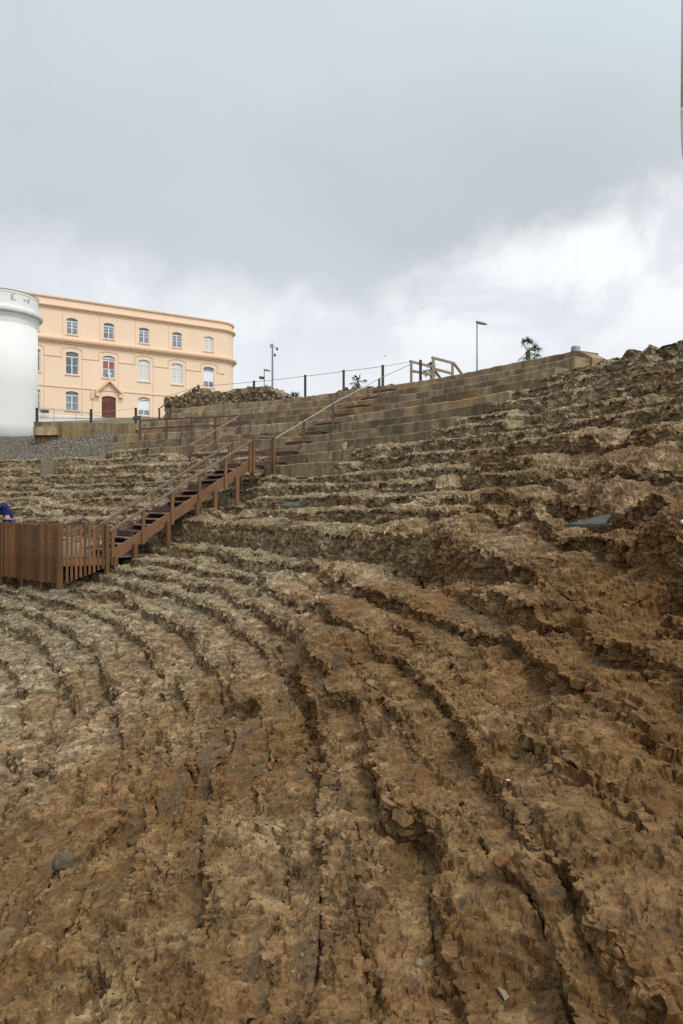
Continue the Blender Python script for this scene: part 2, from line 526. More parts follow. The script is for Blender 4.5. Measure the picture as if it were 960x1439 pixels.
def row_pt(r, th, z): return Vector((CX + r * cos(th), CY + r * sin(th), z + EZ))


TIER_X = [(372, 472), (372, 497), (330, 606), (215, 642), (160, 692), (178, 716), (195, 757), (210, 780), (232, 808), (236, 812)]
TIERS = []
for k, (xl, xr) in enumerate(TIER_X):
    r = TR0 + TDR * k
    TIERS.append((theta_at(xl, r), theta_at(xr, r)))


def arc_nodes(a, b, lo, k, hi):
    v = a; out = [a]
    while v < b:
        v += max(lo, min(hi, k * abs(v))); out.append(v)
    return np.array(out, np.float32)


def patch(S, r_lo, r_hi, fine, coarse, kstep):
    """one piece of the rock: arc nodes S, rows between two radii, with its own fineness"""
    NS = len(S); TH = TH0 + S / RC
    rnd = np.random.default_rng(5)
    R_, Z_, LEAN, TILT, ERO, CRK = [], [], [], [], [], []
    for i, (r0, z0) in enumerate(ROWS):
        rise = max(.08, z0 - ROWS[i - 1][1]) if i else .3
        sd = 100 + i * 7
        sm = S + .35 * vn(S * .9, i * 3.1, 0, sd)
        rr = r0 + .13 * vn(S * .33, i * 5.7, 0, sd + 1) + .07 * vn(S * 1.3, i * 9.7, 0, sd + 2)
        zz = z0 + .05 * vn(S * .45, i * 1.9, 0, sd + 3)
        # blocks along the row
        b = [-17.0]
        while b[-1] < 60: b.append(b[-1] + rnd.uniform(.45, 1.7))
        b = np.array(b); idx = np.searchsorted(b, sm) - 1; idx = np.clip(idx, 0, len(b) - 2)
        cdr = rnd.normal(0, .055, len(b)); cdz = rnd.normal(0, .028, len(b)); miss = rnd.random(len(b)) < (.30 if i in HALF else .09 if r0 > 27 else .06)
        ww = np.minimum(.09, .3 * np.diff(b)); xs = np.stack([b[:-1] + ww, b[1:] - ww], 1).ravel()
        blk = lambda v: np.interp(sm, xs, np.repeat(v[:-1], 2)).astype(np.float32)
        rr = rr + blk(cdr); zz = zz + blk(cdz - np.where(miss, .55 * rise, 0))
        if i in HALF: zz = zz - .39 * HALF[i] * sstep(8.5, 13, S + 1.5 * vn(S * .5, i, 0, 19))
        crk = np.minimum(sm - b[idx], b[idx + 1] - sm)
        if i >= K0:   # rows cut alongside the built tiers keep their line
            rr = r0 + (rr - r0) * .8
        R_.append(rr); Z_.append(zz); CRK.append(crk)
        LEAN.append(np.full(NS, .16 * rise)); TILT.append(np.full(NS, ((.055 + .05 * rnd.random()) if r0 < 34 else .05) * (.35 if i in HALF or i + 1 in HALF else 1.0)))
        e = .03 + .15 * vn(S * .5, i * 2.3, 0, sd + 4)
        e = e + .42 * sstep(29.2, 26.5, r0) * sstep(7.5, 3.2, S) + .16 * sstep(9, 3, S) * (r0 < 30)
        e = e + .12 * sstep(14, 3, S) * (r0 > 30)
        ERO.append(np.clip(e, .03, .86))
    R_, Z_, LEAN, TILT, ERO, CRK = [np.array(q, np.float32) for q in (R_, Z_, LEAN, TILT, ERO, CRK)]
    ri = lambda r: int(np.argmin([abs(q[0] - r) for q in ROWS]))
    # the long break across two seats where the front stretch lies lower
    wb = .25 * vn(S * 0 + 1, 0, 0, 3)
    for r0, s0, s1, d in ((28.5, 6.2, 10.15, .24), (27.8, 8.3, 11.2, .22), (27.1, 9.6, 12.4, .17), (29.1, 8.6, 11.0, -.08), (29.7, 11.0, 14.0, -.08)):
        sj = S + .12 * vn(S * 2.1, r0, 0, 9); i = ri(r0); Z_[i] -= d * sstep(s0 - .2, s0 + .2, sj) * sstep(s1 + .09, s1 - .09, sj)
    i = ri(31.5); Z_[i] += .04 * sstep(8.5, 10, S) * sstep(17, 14, S)
    i = ri(31.5); Z_[i] -= .47 * sstep(10.5, 7.5, S); i = ri(32.4); Z_[i] -= .30 * sstep(10.5, 7.5, S); i = ri(33.3); Z_[i] -= .14 * sstep(10.5, 7.5, S)
    # sectors: plateau at the end of the tiers, cobbled bank past them
    thL = np.array([a for a, b in TIERS]); thR = np.array([b for a, b in TIERS])
    bank0 = theta_at(150, 39.5)
    bankm = sstep(bank0 - .03, bank0 + .01, TH)
    pl = np.clip(TH - thR[9], -1, 9)
    plat = sstep(.03, -.02, pl)              # 1 on the open side beyond the tiers
    for k in range(NT_ + 1):
        i = K0 + k
        zt = ROWS[i][1] if k < NT_ else 6.0
        zp = min(zt, 4.62 + .03 * k)
        zi = Z_[i] * (1 - plat) + np.minimum(Z_[i], zp + .06 * vn(S * .6, k, 0, 77)) * plat
        if k >= 3:
            zb = 2.55 + (ROWS[i][0] - 38.2) * .312 + .03 * vn(S, k, 0, 8)
            zi = zi * (1 - bankm) + zb * bankm
            ERO[i] = ERO[i] * (1 - bankm) + 1.0 * bankm
            LEAN[i] = LEAN[i] * (1 - bankm) + bankm * .3
        if k < NT_:                             # bed under a built tier
            a, b = TIERS[k]
            w = .008
            m = sstep(a + .002, a - w, TH) * sstep(b - .002, b + w, TH)
            zi = zi - m * .42
        Z_[i] = zi
    # nodes along the profile
    nodes = []
    for i in range(NR):
        r0 = ROWS[i][0]
        if r0 < r_lo - .01 or r0 > r_hi - .02: continue
        step = min(coarse, max(fine, kstep * (abs(r0 + .4 - 29) + 2.2)))
        rise = max(.15, ROWS[i][1] - (ROWS[i - 1][1] if i else ROWS[i][1] - .3)); tread = ROWS[i + 1][0] - r0
        n1 = max(6, int(rise * 1.15 / step)); n2 = max(8, int(tread / step))
        if i == 0: n1 = 2
        for u in np.arange(n1) / n1: nodes.append((i, 0, u))
        for v in np.arange(n2) / n2: nodes.append((i, 1, v))
    nodes.append((i_last(r_hi), 1, 1.0))
    nn = len(nodes)
    Rr = np.empty((nn, NS), np.float32); Zz = np.empty((nn, NS), np.float32)
    RIS = np.empty((nn, NS), np.float32); CR = np.empty((nn, NS), np.float32); TV = np.empty((nn, NS), np.float32)
    ROWR = np.array([ROWS[i][0] for i, a, b in nodes], np.float32)[:, None]
    for j, (i, kind, u) in enumerate(nodes):
        zf = (Z_[i - 1] + TILT[i - 1]) if i else Z_[0] - .2
        zn = Z_[i] + TILT[i]
        ra = R_[i] - LEAN[i]; rb = R_[i + 1] - LEAN[i + 1]
        # a lower seat never stands above the next one's foot
        if kind == 0:
            r = ra + LEAN[i] * u * .9; z = zf + (Z_[i] - zf) * (u ** .9); q = .30 * u
        else:
            rs = ra + LEAN[i] * .9
            r = rs + (rb - rs) * u; z = Z_[i] + (zn - Z_[i]) * u - .05 * (1 - u) ** 6; q = .30 + .70 * u
        e = ERO[i]
        rl = ra + (rb - ra) * q; zl = zf + (zn - zf) * q
        Rr[j] = r + (rl - r) * e; Zz[j] = z + (zl - z) * e
        RIS[j] = (1.0 if kind == 0 else max(0, 1 - u * 5)) * (1 - e * .7)
        TV[j] = u if kind else 0
        CR[j] = CRK[i]
    th = TH[None, :]; s = S[None, :]
    rad = Rr
    dist = np.sqrt((s) ** 2 + (rad - 28.8) ** 2)
    # where the tiers or the cobbled bank cover, keep calm
    calm = np.zeros_like(Rr)
    for j, (i, kind, u) in enumerate(nodes):
        k = i - K0
        if 0 <= k < NT_:
            a, b = TIERS[k]
            calm[j] = sstep(a + .004, a - .012, TH) * sstep(b - .004, b + .012, TH)
        if k >= 2: calm[j] = np.maximum(calm[j], bankm * (.85 if k >= 3 else .85 * (kind == 1) * u))
    x = CX + rad * np.cos(th); y = CY + rad * np.sin(th); z = Zz
    rough = .55 + .45 * sstep(30.6, 31.8, rad) + .15 * sstep(6, 14, dist) * (rad < 31)
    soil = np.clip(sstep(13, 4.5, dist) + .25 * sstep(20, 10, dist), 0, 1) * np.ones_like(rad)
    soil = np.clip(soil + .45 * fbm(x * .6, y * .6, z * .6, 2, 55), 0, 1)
    rough = rough * (1 - .25 * soil * (rad < 30))
    amp = rough * (1 - calm)
    # big knocked-about shapes
    n1 = fbm(x * .8, y * .8, z * 1.1, 2, 21); n2 = fbm(x * .8 + 31, y * .8, z * 1.1, 2, 31)
    z = z + amp * (.065 * n1); rad2 = rad + amp * .11 * n2
    # hollows torn out of the middle terraces
    hol = sstep(.28, .62, fbm(x * .55, y * .55, z * .8, 2, 41)) * sstep(31, 32, rad) * sstep(37.5, 35, rad) * (1 - calm)
    z = z - .26 * hol
    for (hx, hy, hr, hd) in HOLLOWS:
        d2 = ((x - hx) ** 2 + (y - hy) ** 2) / hr ** 2
        z = z + hd * np.exp(-d2 * 1.3) * (1 - calm)
    for (bx, by, hl, hw, hh) in BLOCKS:            # big squared blocks still in place
        bt = np.arctan2(by - CY, bx - CX); dx_, dy_ = x - bx, y - by
        u_ = -dx_ * np.sin(bt) + dy_ * np.cos(bt) + .10 * vn(x * 2.3, y * 2.3, 0, 141) + .05 * vn(x * 6, y * 6, 0, 143)
        v_ = dx_ * np.cos(bt) + dy_ * np.sin(bt) + .10 * vn(x * 2.3, y * 2.3, 5, 142) + .05 * vn(x * 6, y * 6, 5, 144)
        z = z + hh * sstep(1.22, .80, np.abs(u_) / hl) * sstep(1.32, .70, np.abs(v_) / hw) * (1 - calm)
    z = z - amp * .10 * np.exp(-(CR / .035) ** 2) * (RIS * .6 + .4)
    x = CX + rad2 * np.cos(th); y = CY + rad2 * np.sin(th)

    def normals(x, y, z):
        def d(a, ax): return np.gradient(a, axis=ax)
        ax_, ay_, az_ = d(x, 0), d(y, 0), d(z, 0); bx, by, bz = d(x, 1), d(y, 1), d(z, 1)
        nx, ny, nz = ay_ * bz - az_ * by, az_ * bx - ax_ * bz, ax_ * by - ay_ * bx
        l = np.sqrt(nx * nx + ny * ny + nz * nz) + 1e-9
        return nx / l, ny / l, nz / l
    nx, ny, nz = normals(x, y, z)
    # rounded lumps with sharp clefts, thin bedding, pits
    wx = x + .10 * vn(x * 2.2, y * 2.2, z * 2.2, 61); wy = y + .10 * vn(x * 2.2, y * 2.2, z * 2.2, 62); wz = z + .07 * vn(x * 2.2, y * 2.2, z * 2.2, 63)
    def bil(f, sd, fz=1.0): return np.abs(vn(x * f, y * f, z * f * fz, sd)) * 2 - .62
    flat = (1 - RIS)
    f0, g0, c0 = wor(wx * 1.5, wy * 1.5, wz * 2.6, 200)
    f1, g1, c1 = wor(wx * 3.8 + .5 * c0, wy * 3.8, wz * 5.5, 201); f2, g2, c2 = wor(wx * 8.5 + .3 * c1, wy * 8.5, wz * 11, 202)
    f3, g3, c3 = wor(wx * 19, wy * 19, wz * 25, 203)
    k1, k2, k3 = sstep(0, .34, g1), sstep(0, .36, g2), sstep(0, .4, g3)
    chunk = .10 * (c0 - .5) * sstep(0, .2, g0) - .03 * sstep(.06, .0, g0)
    chunk = chunk + .095 * (c1 - .5) * k1 + .060 * (k1 - .6) + .055 * (c2 - .5) * k2 + .036 * (k2 - .6) + .024 * (c3 - .5) * k3 + .014 * (k3 - .6)
    # on the treads the stone comes away in flat leaves with ragged edges
    rag = .008 * vn(x * 9, y * 9, z * 9, 211) + .008 * (c2 - .5) * k2 + .006 * (c3 - .5) * k3
    def leaves(b, L, w):
        q = b / L; fl = np.floor(q); return L * (fl + sstep(.5 - w, .5 + w, q - fl))
    pl1 = leaves(.125 * fbm(x * 1.15, y * 1.15, z * 1.6, 3, 213, .55) + .06 * (c0 - .5) + rag, .050, .26)
    pl2 = leaves(.055 * fbm(x * 3.1 + 7, y * 3.1, z * 3.4, 3, 217, .55) + .02 * (c1 - .5) + rag, .024, .30)
    plate = pl1 + pl2 + .016 * k2 * (c2 - .3) + .011 * k3 * (c3 - .3)
    lowr = np.where(rad < 31.2, 1.0, np.clip(.70 + .12 * sstep(9, 16, dist), 0, 1))
    wt = flat * lowr
    d = chunk * (.72 - .57 * wt) * (1 - .38 * sstep(9, 20, dist)) + plate * wt * (1 - .42 * sstep(7, 13, dist)) + .055 * bil(2.3, 71, 1.4) * (1 - .6 * wt) + .030 * bil(5.2, 72, 1.4) * (1 - .8 * wt)
    d = d - .040 * sstep(.30, .75, vn(wx * 6.5, wy * 6.5, wz * 8, 77)) * (1 - .92 * wt)
    d = d * (amp * .6 + .4 * (1 - calm))
    tone = np.clip(.5 + .42 * (c2 - .5) + .42 * (c3 - .5) + .25 * (c1 - .5), 0, 1)
    # earth lies in the low places of the treads
    fill = -.075 + .055 * vn(x * .8, y * .8, 0, 81) + .05 * sstep(.35, 1.0, TV) + .030 * soil * (rad < 29.5) + .045 * sstep(10, 4, dist) * (rad < 28.5)
    fill = fill - .25 * sstep(.2, .6, RIS) - .02 * (rad > 31.4)
    sand = sstep(-.010, .022, fill - d) * (1 - calm)
    gr = .014 * fbm(x * 4.5, y * 4.5, z * 4.5, 3, 82, .6) + .013 * (c3 - .5) + .012 * (c2 - .5)
    d = d + (fill + gr - d) * sand
    near = sstep(22, 6, dist)
    rk = (1 - .72 * sand) * (1 - .8 * calm)
    # stones set in the earth
    st = vn(x * 12, y * 12, z * 12, 95); d = d + .020 * sstep(.40, .85, st) * sand * near
    x = x + nx * d; y = y + ny * d; z = z + nz * d
    # crumbs and pits, worked into whatever face now shows
    nx, ny, nz = normals(x, y, z)
    farq = sstep(10, 20, dist)
    d = rk * (1 - .45 * farq) * (1 - .42 * flat) * (.013 * bil(13, 91) + .011 * (1 - farq) * bil(24, 92) - .020 * (1 - .65 * flat) * sstep(.30, .8, vn(x * 14 + .3, y * 14, z * 14, 97)) + .010 * (k3 - .5))
    d = d + rk * (1 - farq) * .0065 * bil(44, 93) + near * (.35 + .65 * rk) * (.0042 * vn(x * 70, y * 70, z * 70, 94)) + .009 * sstep(.35, .8, vn(x * 27, y * 27, z * 27, 96)) * near * (1 - calm)
    x = x + nx * d; y = y + ny * d; z = z + nz * d
    # bedding: the rock splits into thin level leaves
    for hgt, st_, f1, sd in ((.085, .55, 1.3, 111), (.034, .40, 3.1, 121)):
        q = z / hgt + 1.4 * vn(x * f1, y * f1, z * f1, sd) + .5 * vn(x * f1 * 4, y * f1 * 4, z * f1 * 4, sd + 1)
        fr = q - np.floor(q)
        z = z + hgt * np.minimum(1.0, st_ + .35 * RIS) * (sstep(.30, .70, fr) - fr) * (1 - calm) * (1 - .75 * sand) * (.4 + .6 * sstep(-.4, .3, vn(x * .7, y * .7, z * .7, sd + 2)))
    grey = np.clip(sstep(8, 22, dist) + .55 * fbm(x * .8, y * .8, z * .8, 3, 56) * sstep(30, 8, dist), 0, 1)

    N = nn * NS
    co = np.empty((N, 3), np.float32); co[:, 0] = x.ravel(); co[:, 1] = y.ravel(); co[:, 2] = z.ravel() + EZ
    jj, ss = np.meshgrid(np.arange(nn - 1), np.arange(NS - 1), indexing='ij')
    a = (jj * NS + ss).ravel()
    q = np.stack([a, a + NS, a + NS + 1, a + 1], 1).astype(np.int32)
    rowi = np.array([i for i, a_, b_ in nodes])
    cob = ((rowi[:-1] >= K0 + 3)[:, None] & (TH[:-1] > bank0 - .004)[None, :]).ravel().astype(np.int32)
    return dict(co=co, q=q, cob=cob, sand=sand.ravel(), soil=soil.ravel(), grey=grey.ravel(), tone=tone.ravel(), dist=dist.ravel(), amp=amp.ravel())


def i_last(r_hi): return max(i for i in range(NR) if ROWS[i][0] < r_hi - .02)


def build_terrain():
    ps = [patch(arc_nodes(-16, 1.5, .17, 0, .17), 0, 99, .03, .05, .004),
          patch(arc_nodes(1.45, 9.0, .012, .003, .03), 0, 24.3, .014, .03, .004),
          patch(arc_nodes(1.45, 9.0, .0062, .0022, .016), 24.3, 33.3, .0066, .014, .0022),
          patch(arc_nodes(1.45, 9.0, .012, .003, .03), 33.3, 99, .012, .026, .0022),
          patch(arc_nodes(8.97, 57.0, .018, .0021, .030), 0, 31.5, .015, .026, .0030),
          patch(arc_nodes(8.97, 57.0, .018, .0021, .030), 31.5, 99, .020, .030, .0029)]
    off = 0; Q = []
    for p in ps: Q.append(p['q'] + off); off += len(p['co'])
    cat = lambda k: np.concatenate([p[k] for p in ps])
    co, q = cat('co'), np.concatenate(Q)
    nf = len(q)
    me = bpy.data.meshes.new('terrain')
    me.vertices.add(len(co)); me.vertices.foreach_set('co', co.ravel())
    me.loops.add(nf * 4); me.loops.foreach_set('vertex_index', q.ravel())
    me.polygons.add(nf); me.polygons.foreach_set('loop_start', np.arange(0, nf * 4, 4, dtype=np.int32))
    me.polygons.foreach_set('use_smooth', np.zeros(nf, bool))
    me.polygons.foreach_set('material_index', cat('cob'))
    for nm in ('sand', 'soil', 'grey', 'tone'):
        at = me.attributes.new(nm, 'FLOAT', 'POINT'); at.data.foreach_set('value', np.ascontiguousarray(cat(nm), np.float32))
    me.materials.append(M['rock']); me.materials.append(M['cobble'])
    me.update()
    o = bpy.data.objects.new('terrain', me); COL.objects.link(o)
    tag(o, kind='structure')
    print('TERRAIN', len(co))
    # a height table for setting things down on the finished rock
    gx = np.round((co[:, 0] + 40) / CELL).astype(np.int64); gy = np.round((co[:, 1] + 10) / CELL).astype(np.int64)
    ok = (gx >= 0) & (gx < GW) & (gy >= 0) & (gy < GW)
    tab = np.full((GW, GW), -99.0, np.float32); np.maximum.at(tab, (gx[ok], gy[ok]), co[ok, 2])
    return co, cat('sand'), cat('dist'), cat('amp'), tab


# squared blocks: world x, y, half length along the row, half depth, height
BLOCKS = [(.35, 13.55, .75, .42, .18), (2.02, 12.35, .55, .36, .19), (3.0, 11.2, .45, .30, .14), (-1.6, 15.6, .6, .35, .16), (1.3, 14.4, .6, .35, .08), (2.9, 9.3, .5, .28, .12),
          (.15, 9.3, .32, .22, .11), (.62, 6.1, .30, .20, .09), (-.75, 7.4, .28, .2, .09), (-3.4, 13.6, .5, .25, .12), (-1.9, 10.7, .4, .24, .11), (1.6, 7.0, .3, .2, .10), (.15, 4.3, .22, .15, .06)]
CELL, GW = .06, 1300
# knolls (+) and hollows (-) seen in the middle terraces: world x, y, radius, depth
HOLLOWS = [(3.75, 7.7, .55, .38), (4.3, 9.2, .5, .28), (3.55, 10.2, .50, -.34), (4.6, 12.4, .75, -.40), (1.18, 12.5, .30, -.48),
           (-.5, 13.5, .42, -.50), (-.9, 15.0, .7, .22), (2.7, 12.2, .4, .16), (2.5, 8.6, .45, -.16), (-10.5, 26.5, 1.2, -.5), (-17.7, 44.0, 1.5, 2.3), (-15.6, 45.0, 1.5, 2.4)]

T_CO, T_SAND, T_DIST, T_AMP, T_TAB = build_terrain()


def ground_z(x, y):
    """height of the finished rock under a point"""
    i, j = int(round((x + 40) / CELL)), int(round((y + 10) / CELL))
    for k in (0, 1, 2, 4, 8):
        w = T_TAB[max(0, i - k):i + k + 1, max(0, j - k):j + k + 1]
        if w.size and w.max() > -50: return float(w.max())
    return -3.0


def ground_sheet():
    mb = MB()
    rs = [(0, -5.6), (21.8, -5.5), (30, -4.8), (44, 3.2), (46.1, 4.4), (49, 5.0), (60, 7.2), (72, 9.2), (90, 9.4), (200, 9.0), (2500, 8.0)]
    n = 120
    for r, z in rs:
        mb.v += [(CX + r * cos(2 * pi * k / n), CY + r * sin(2 * pi * k / n), z + EZ) for k in range(n)]
    for i in range(len(rs) - 1):
        for k in range(n):
            a, b = i * n + k, i * n + (k + 1) % n
            mb.f.append((a, a + n, b + n, b)); mb.m.append(0)
    o = mb.build('ground', M['ground'], smooth=True)
    tag(o, kind='structure')
ground_sheet()


def ico(sub=1):
    bm = bmesh.new(); bmesh.ops.create_icosphere(bm, subdivisions=sub, radius=1)
    v = np.array([q.co for q in bm.verts], np.float32); f = [tuple(x.index for x in p.verts) for p in bm.faces]
    bm.free(); return v, np.array(f, np.int32)


def pebbles(name, count, smin, smax, mat, dmax, sub, seed, sandy=True, power=2.2):
    rg = np.random.default_rng(seed)
    iv, jf = ico(sub)
    w = np.exp(-T_DIST / dmax) * (.15 + .85 * T_SAND if sandy else 1.0) * (T_AMP > .2)
    kk = rg.integers(0, len(T_CO), count * 14)
    kk = kk[(T_CO[kk, 1] > 1.0)]
    # even out the mesh's own crowding, then thin with distance
    kk = kk[rg.random(len(kk)) < w[kk] / w.max()][:count]
    n = len(kk)
    c = T_CO[kk]
    size = smin * (smax / smin) ** (rg.random(n) ** power)
    size = size * np.clip(T_DIST[kk] / 5, .7, 1.5)
    nv = len(iv)
    sc = np.stack([size * rg.uniform(.7, 1.3, n), size * rg.uniform(.6, 1.1, n), size * rg.uniform(.35, .75, n)], 1)
    v = iv[None] * (1 + .22 * rg.normal(0, 1, (n, nv, 1)).clip(-1.3, 1.3)) * sc[:, None]
    a = rg.uniform(0, 2 * pi, n); ca, sa = np.cos(a)[:, None], np.sin(a)[:, None]
    tl = rg.uniform(-.5, .5, n)[:, None]
    x, y, z = v[..., 0], v[..., 1], v[..., 2]
    y, z = y * np.cos(tl) - z * np.sin(tl), y * np.sin(tl) + z * np.cos(tl)
    x, y = x * ca - y * sa, x * sa + y * ca
    p = np.stack([x, y, z], -1) + c[:, None] + np.array([0, 0, 1.0]) * (size * .18)[:, None, None]
    f = (jf[None] + (np.arange(n) * nv)[:, None, None]).reshape(-1, 3)
    me = bpy.data.meshes.new(name)
    me.from_pydata(p.reshape(-1, 3).tolist(), [], f.tolist())
    me.materials.append(mat)
    if sub > 1: me.polygons.foreach_set('use_smooth', [True] * len(me.polygons))
    o = bpy.data.objects.new(name, me); COL.objects.link(o)
    tag(o, kind='stuff')
    return o


pebbles('gravel', 24000, .004, .019, M['pebble'], 6.0, 1, 1)
pebbles('shell_fragments', 420, .003, .008, M['chip'], 6.0, 1, 3)
pebbles('rubble', 2600, .012, .055, M['pebble'], 9.0, 1, 2, sandy=False, power=3.0)


def loose_stone(name, px, py, size, mat, label, cat, flat=.7, seed=1, Y=None):
    """a single stone lying on the rock where the line of sight meets it"""
    dx, dz = (px - PX) / F, (PY - py) / F
    y = 1.5
    while y < 45:
        if dz * y + EZ <= ground_z(dx * y, y) : break
        y += .04 if y < 12 else .1
    g = Vector((dx * y, y, ground_z(dx * y, y)))
    size *= .75
    bm = bmesh.new(); bmesh.ops.create_icosphere(bm, subdivisions=4, radius=1)
    rg = random.Random(seed); ox, oy = rg.uniform(0, 50), rg.uniform(0, 50)
    v = np.array([q.co for q in bm.verts], np.float32)
    k = 1 + .22 * vn(v[:, 0] * 1.3 + ox, v[:, 1] * 1.3 + oy, v[:, 2] * 1.3, seed) + .12 * vn(v[:, 0] * 3 + ox, v[:, 1] * 3, v[:, 2] * 3 + oy, seed) + .05 * vn(v[:, 0] * 8 + ox, v[:, 1] * 8, v[:, 2] * 8 + oy, seed)
    for q, kk in zip(bm.verts, k): q.co = Vector((q.co.x * size * kk, q.co.y * size * kk * .8, q.co.z * size * kk * flat))
    me = bpy.data.meshes.new(name); bm.to_mesh(me); bm.free()
    me.materials.append(mat); me.polygons.foreach_set('use_smooth', [True] * len(me.polygons))
    o = bpy.data.objects.new(name, me); COL.objects.link(o)
    o.location = g + Vector((0, 0, size * flat * .35)); o.rotation_euler = (rg.uniform(-.3, .3), rg.uniform(-.3, .3), rg.uniform(0, 6))
    tag(o, label, cat)
    return o


loose_stone('loose_stone', 590, 1362, .034, M['pale_stone'], 'pale rounded shell stone lying in the brown earth near the bottom edge', 'stone', .8, 2)
loose_stone('brick_fragment', 703, 1216, .055, M['brick'], 'broken red brick piece lodged in the crumbling earth step', 'brick', .6, 3)
loose_stone('loose_stone', 90, 1218, .11, M['dark_stone'], 'upright brown stone standing out of the gravelly slope', 'stone', 1.1, 4)
loose_stone('shell_chip', 714, 1112, .018, M['chip'], 'bright white shell chip on the brown slope', 'shell', .4, 9)

# ------------------------------------------------------------------ concrete tiers
seat = thing('concrete_seating', row_pt(40, .75, 3), 'stained concrete seating tiers rebuilt over the upper rock rows', 'seating tiers')
SEAT_INV = Matrix.Translation(-seat.location)


def shift(mb, root):
    l = root.location
    if root.rotation_euler.z: 
        mi = (Matrix.Translation(l) @ Matrix.Rotation(root.rotation_euler.z, 4, 'Z')).inverted()
        mb.v = [tuple(mi @ Vector(q)) for q in mb.v]
    else:
        mb.v = [(a - l.x, b - l.y, c - l.z) for a, b, c in mb.v]
    return mb


for k, (tl, tr) in enumerate(TIERS):
    r0 = TR0 + TDR * k; z1 = TZ0 + TDZ * k
    r1 = r0 + TDR + .14 if k < 9 else r0 + 1.25
    zb = z1 - TDZ - .55 if k else z1 - 1.15
    n = max(8, int((tl - tr) * r0 / .25))
    mb = MB()
    vs, ring = [], []
    rg = random.Random(k)
    for i in range(n + 1):
        th = tr + (tl - tr) * i / n
        w = .02 * sin(i * .23 + k) + rg.uniform(-.014, .014)
        dz = .025 * sin(i * .17 + 2 * k) + rg.uniform(-.014, .014)
        ring.append([row_pt(r0 + w - .02, th, zb), row_pt(r0 + w, th, z1 + dz - .03), row_pt(r0 + w + .03, th, z1 + dz), row_pt(r1, th, z1 + .01), row_pt(r1, th, zb)])
    for q in ring: vs += q
    fs = []
    for i in range(n):
        for j in range(5):
            a, b = i * 5 + j, i * 5 + (j + 1) % 5
            fs.append((a, b, b + 5, a + 5))
    fs.append((4, 3, 2, 1, 0)); fs.append(tuple(n * 5 + j for j in range(5)))
    mb.add(vs, fs)
    shift(mb, seat).build('tier', M['concrete'], seat, fix=True)
# end wall and top coping where the tiers meet the open rock
a0, a1 = theta_at(806, 44.9), theta_at(836, 44.9)
mb = MB()
vs = []
NE = 8
for i in range(NE + 1):
    th = a0 + (a1 - a0) * i / NE
    zt = 5.97 - .42 * (i / NE) ** 1.5
    for r, z in ((44.75, 3.4), (44.75, zt), (45.5, zt + .02), (45.5, 3.4)): vs.append(row_pt(r, th, z))
fs = [(i * 4 + j, i * 4 + (j + 1) % 4, i * 4 + 4 + (j + 1) % 4, i * 4 + 4 + j) for i in range(NE) for j in range(4)]
fs += [(0, 1, 2, 3), tuple(NE * 4 + j for j in (3, 2, 1, 0))]
mb.add(vs, fs)
shift(mb, seat).build('end_wall', M['concrete'], seat, fix=True)
p = row_pt(45.2, theta_at(809, 45.2), 5.98)
mb = MB().lathe([(.17, -.02), (.18, .03), (.18, .2), (.15, .24)], p, 16)
tag(mb.build('concrete_stub', M['galv'], smooth=False), 'short pale cylinder standing on the end of the top concrete tier', 'bollard')
# round pale patch on one riser
th = theta_at(485, TR0 + TDR * 2)
q = row_pt(TR0 + TDR * 2 - .035, th, TZ0 + TDZ * 2 - .23)
mb = MB()
tn = Vector((-sin(th), cos(th), 0)); rn = Vector((cos(th), sin(th), 0)); up = Vector((0, 0, 1))
ring = []
for i in range(28):
    a = 2 * pi * i / 28; rr = .13 * (1 + .10 * sin(3 * a + 1) + .07 * sin(7 * a))
    ring.append(q + tn * cos(a) * rr + up * sin(a) * rr * 1.1)
back = [x + rn * .06 for x in ring]
mb.add(ring + back, [tuple(range(28))] + [(i, (i + 1) % 28, 28 + (i + 1) % 28, 28 + i) for i in range(28)])
mark = shift(mb, seat).build('plaster_patch', M['stain'], seat, fix=True)


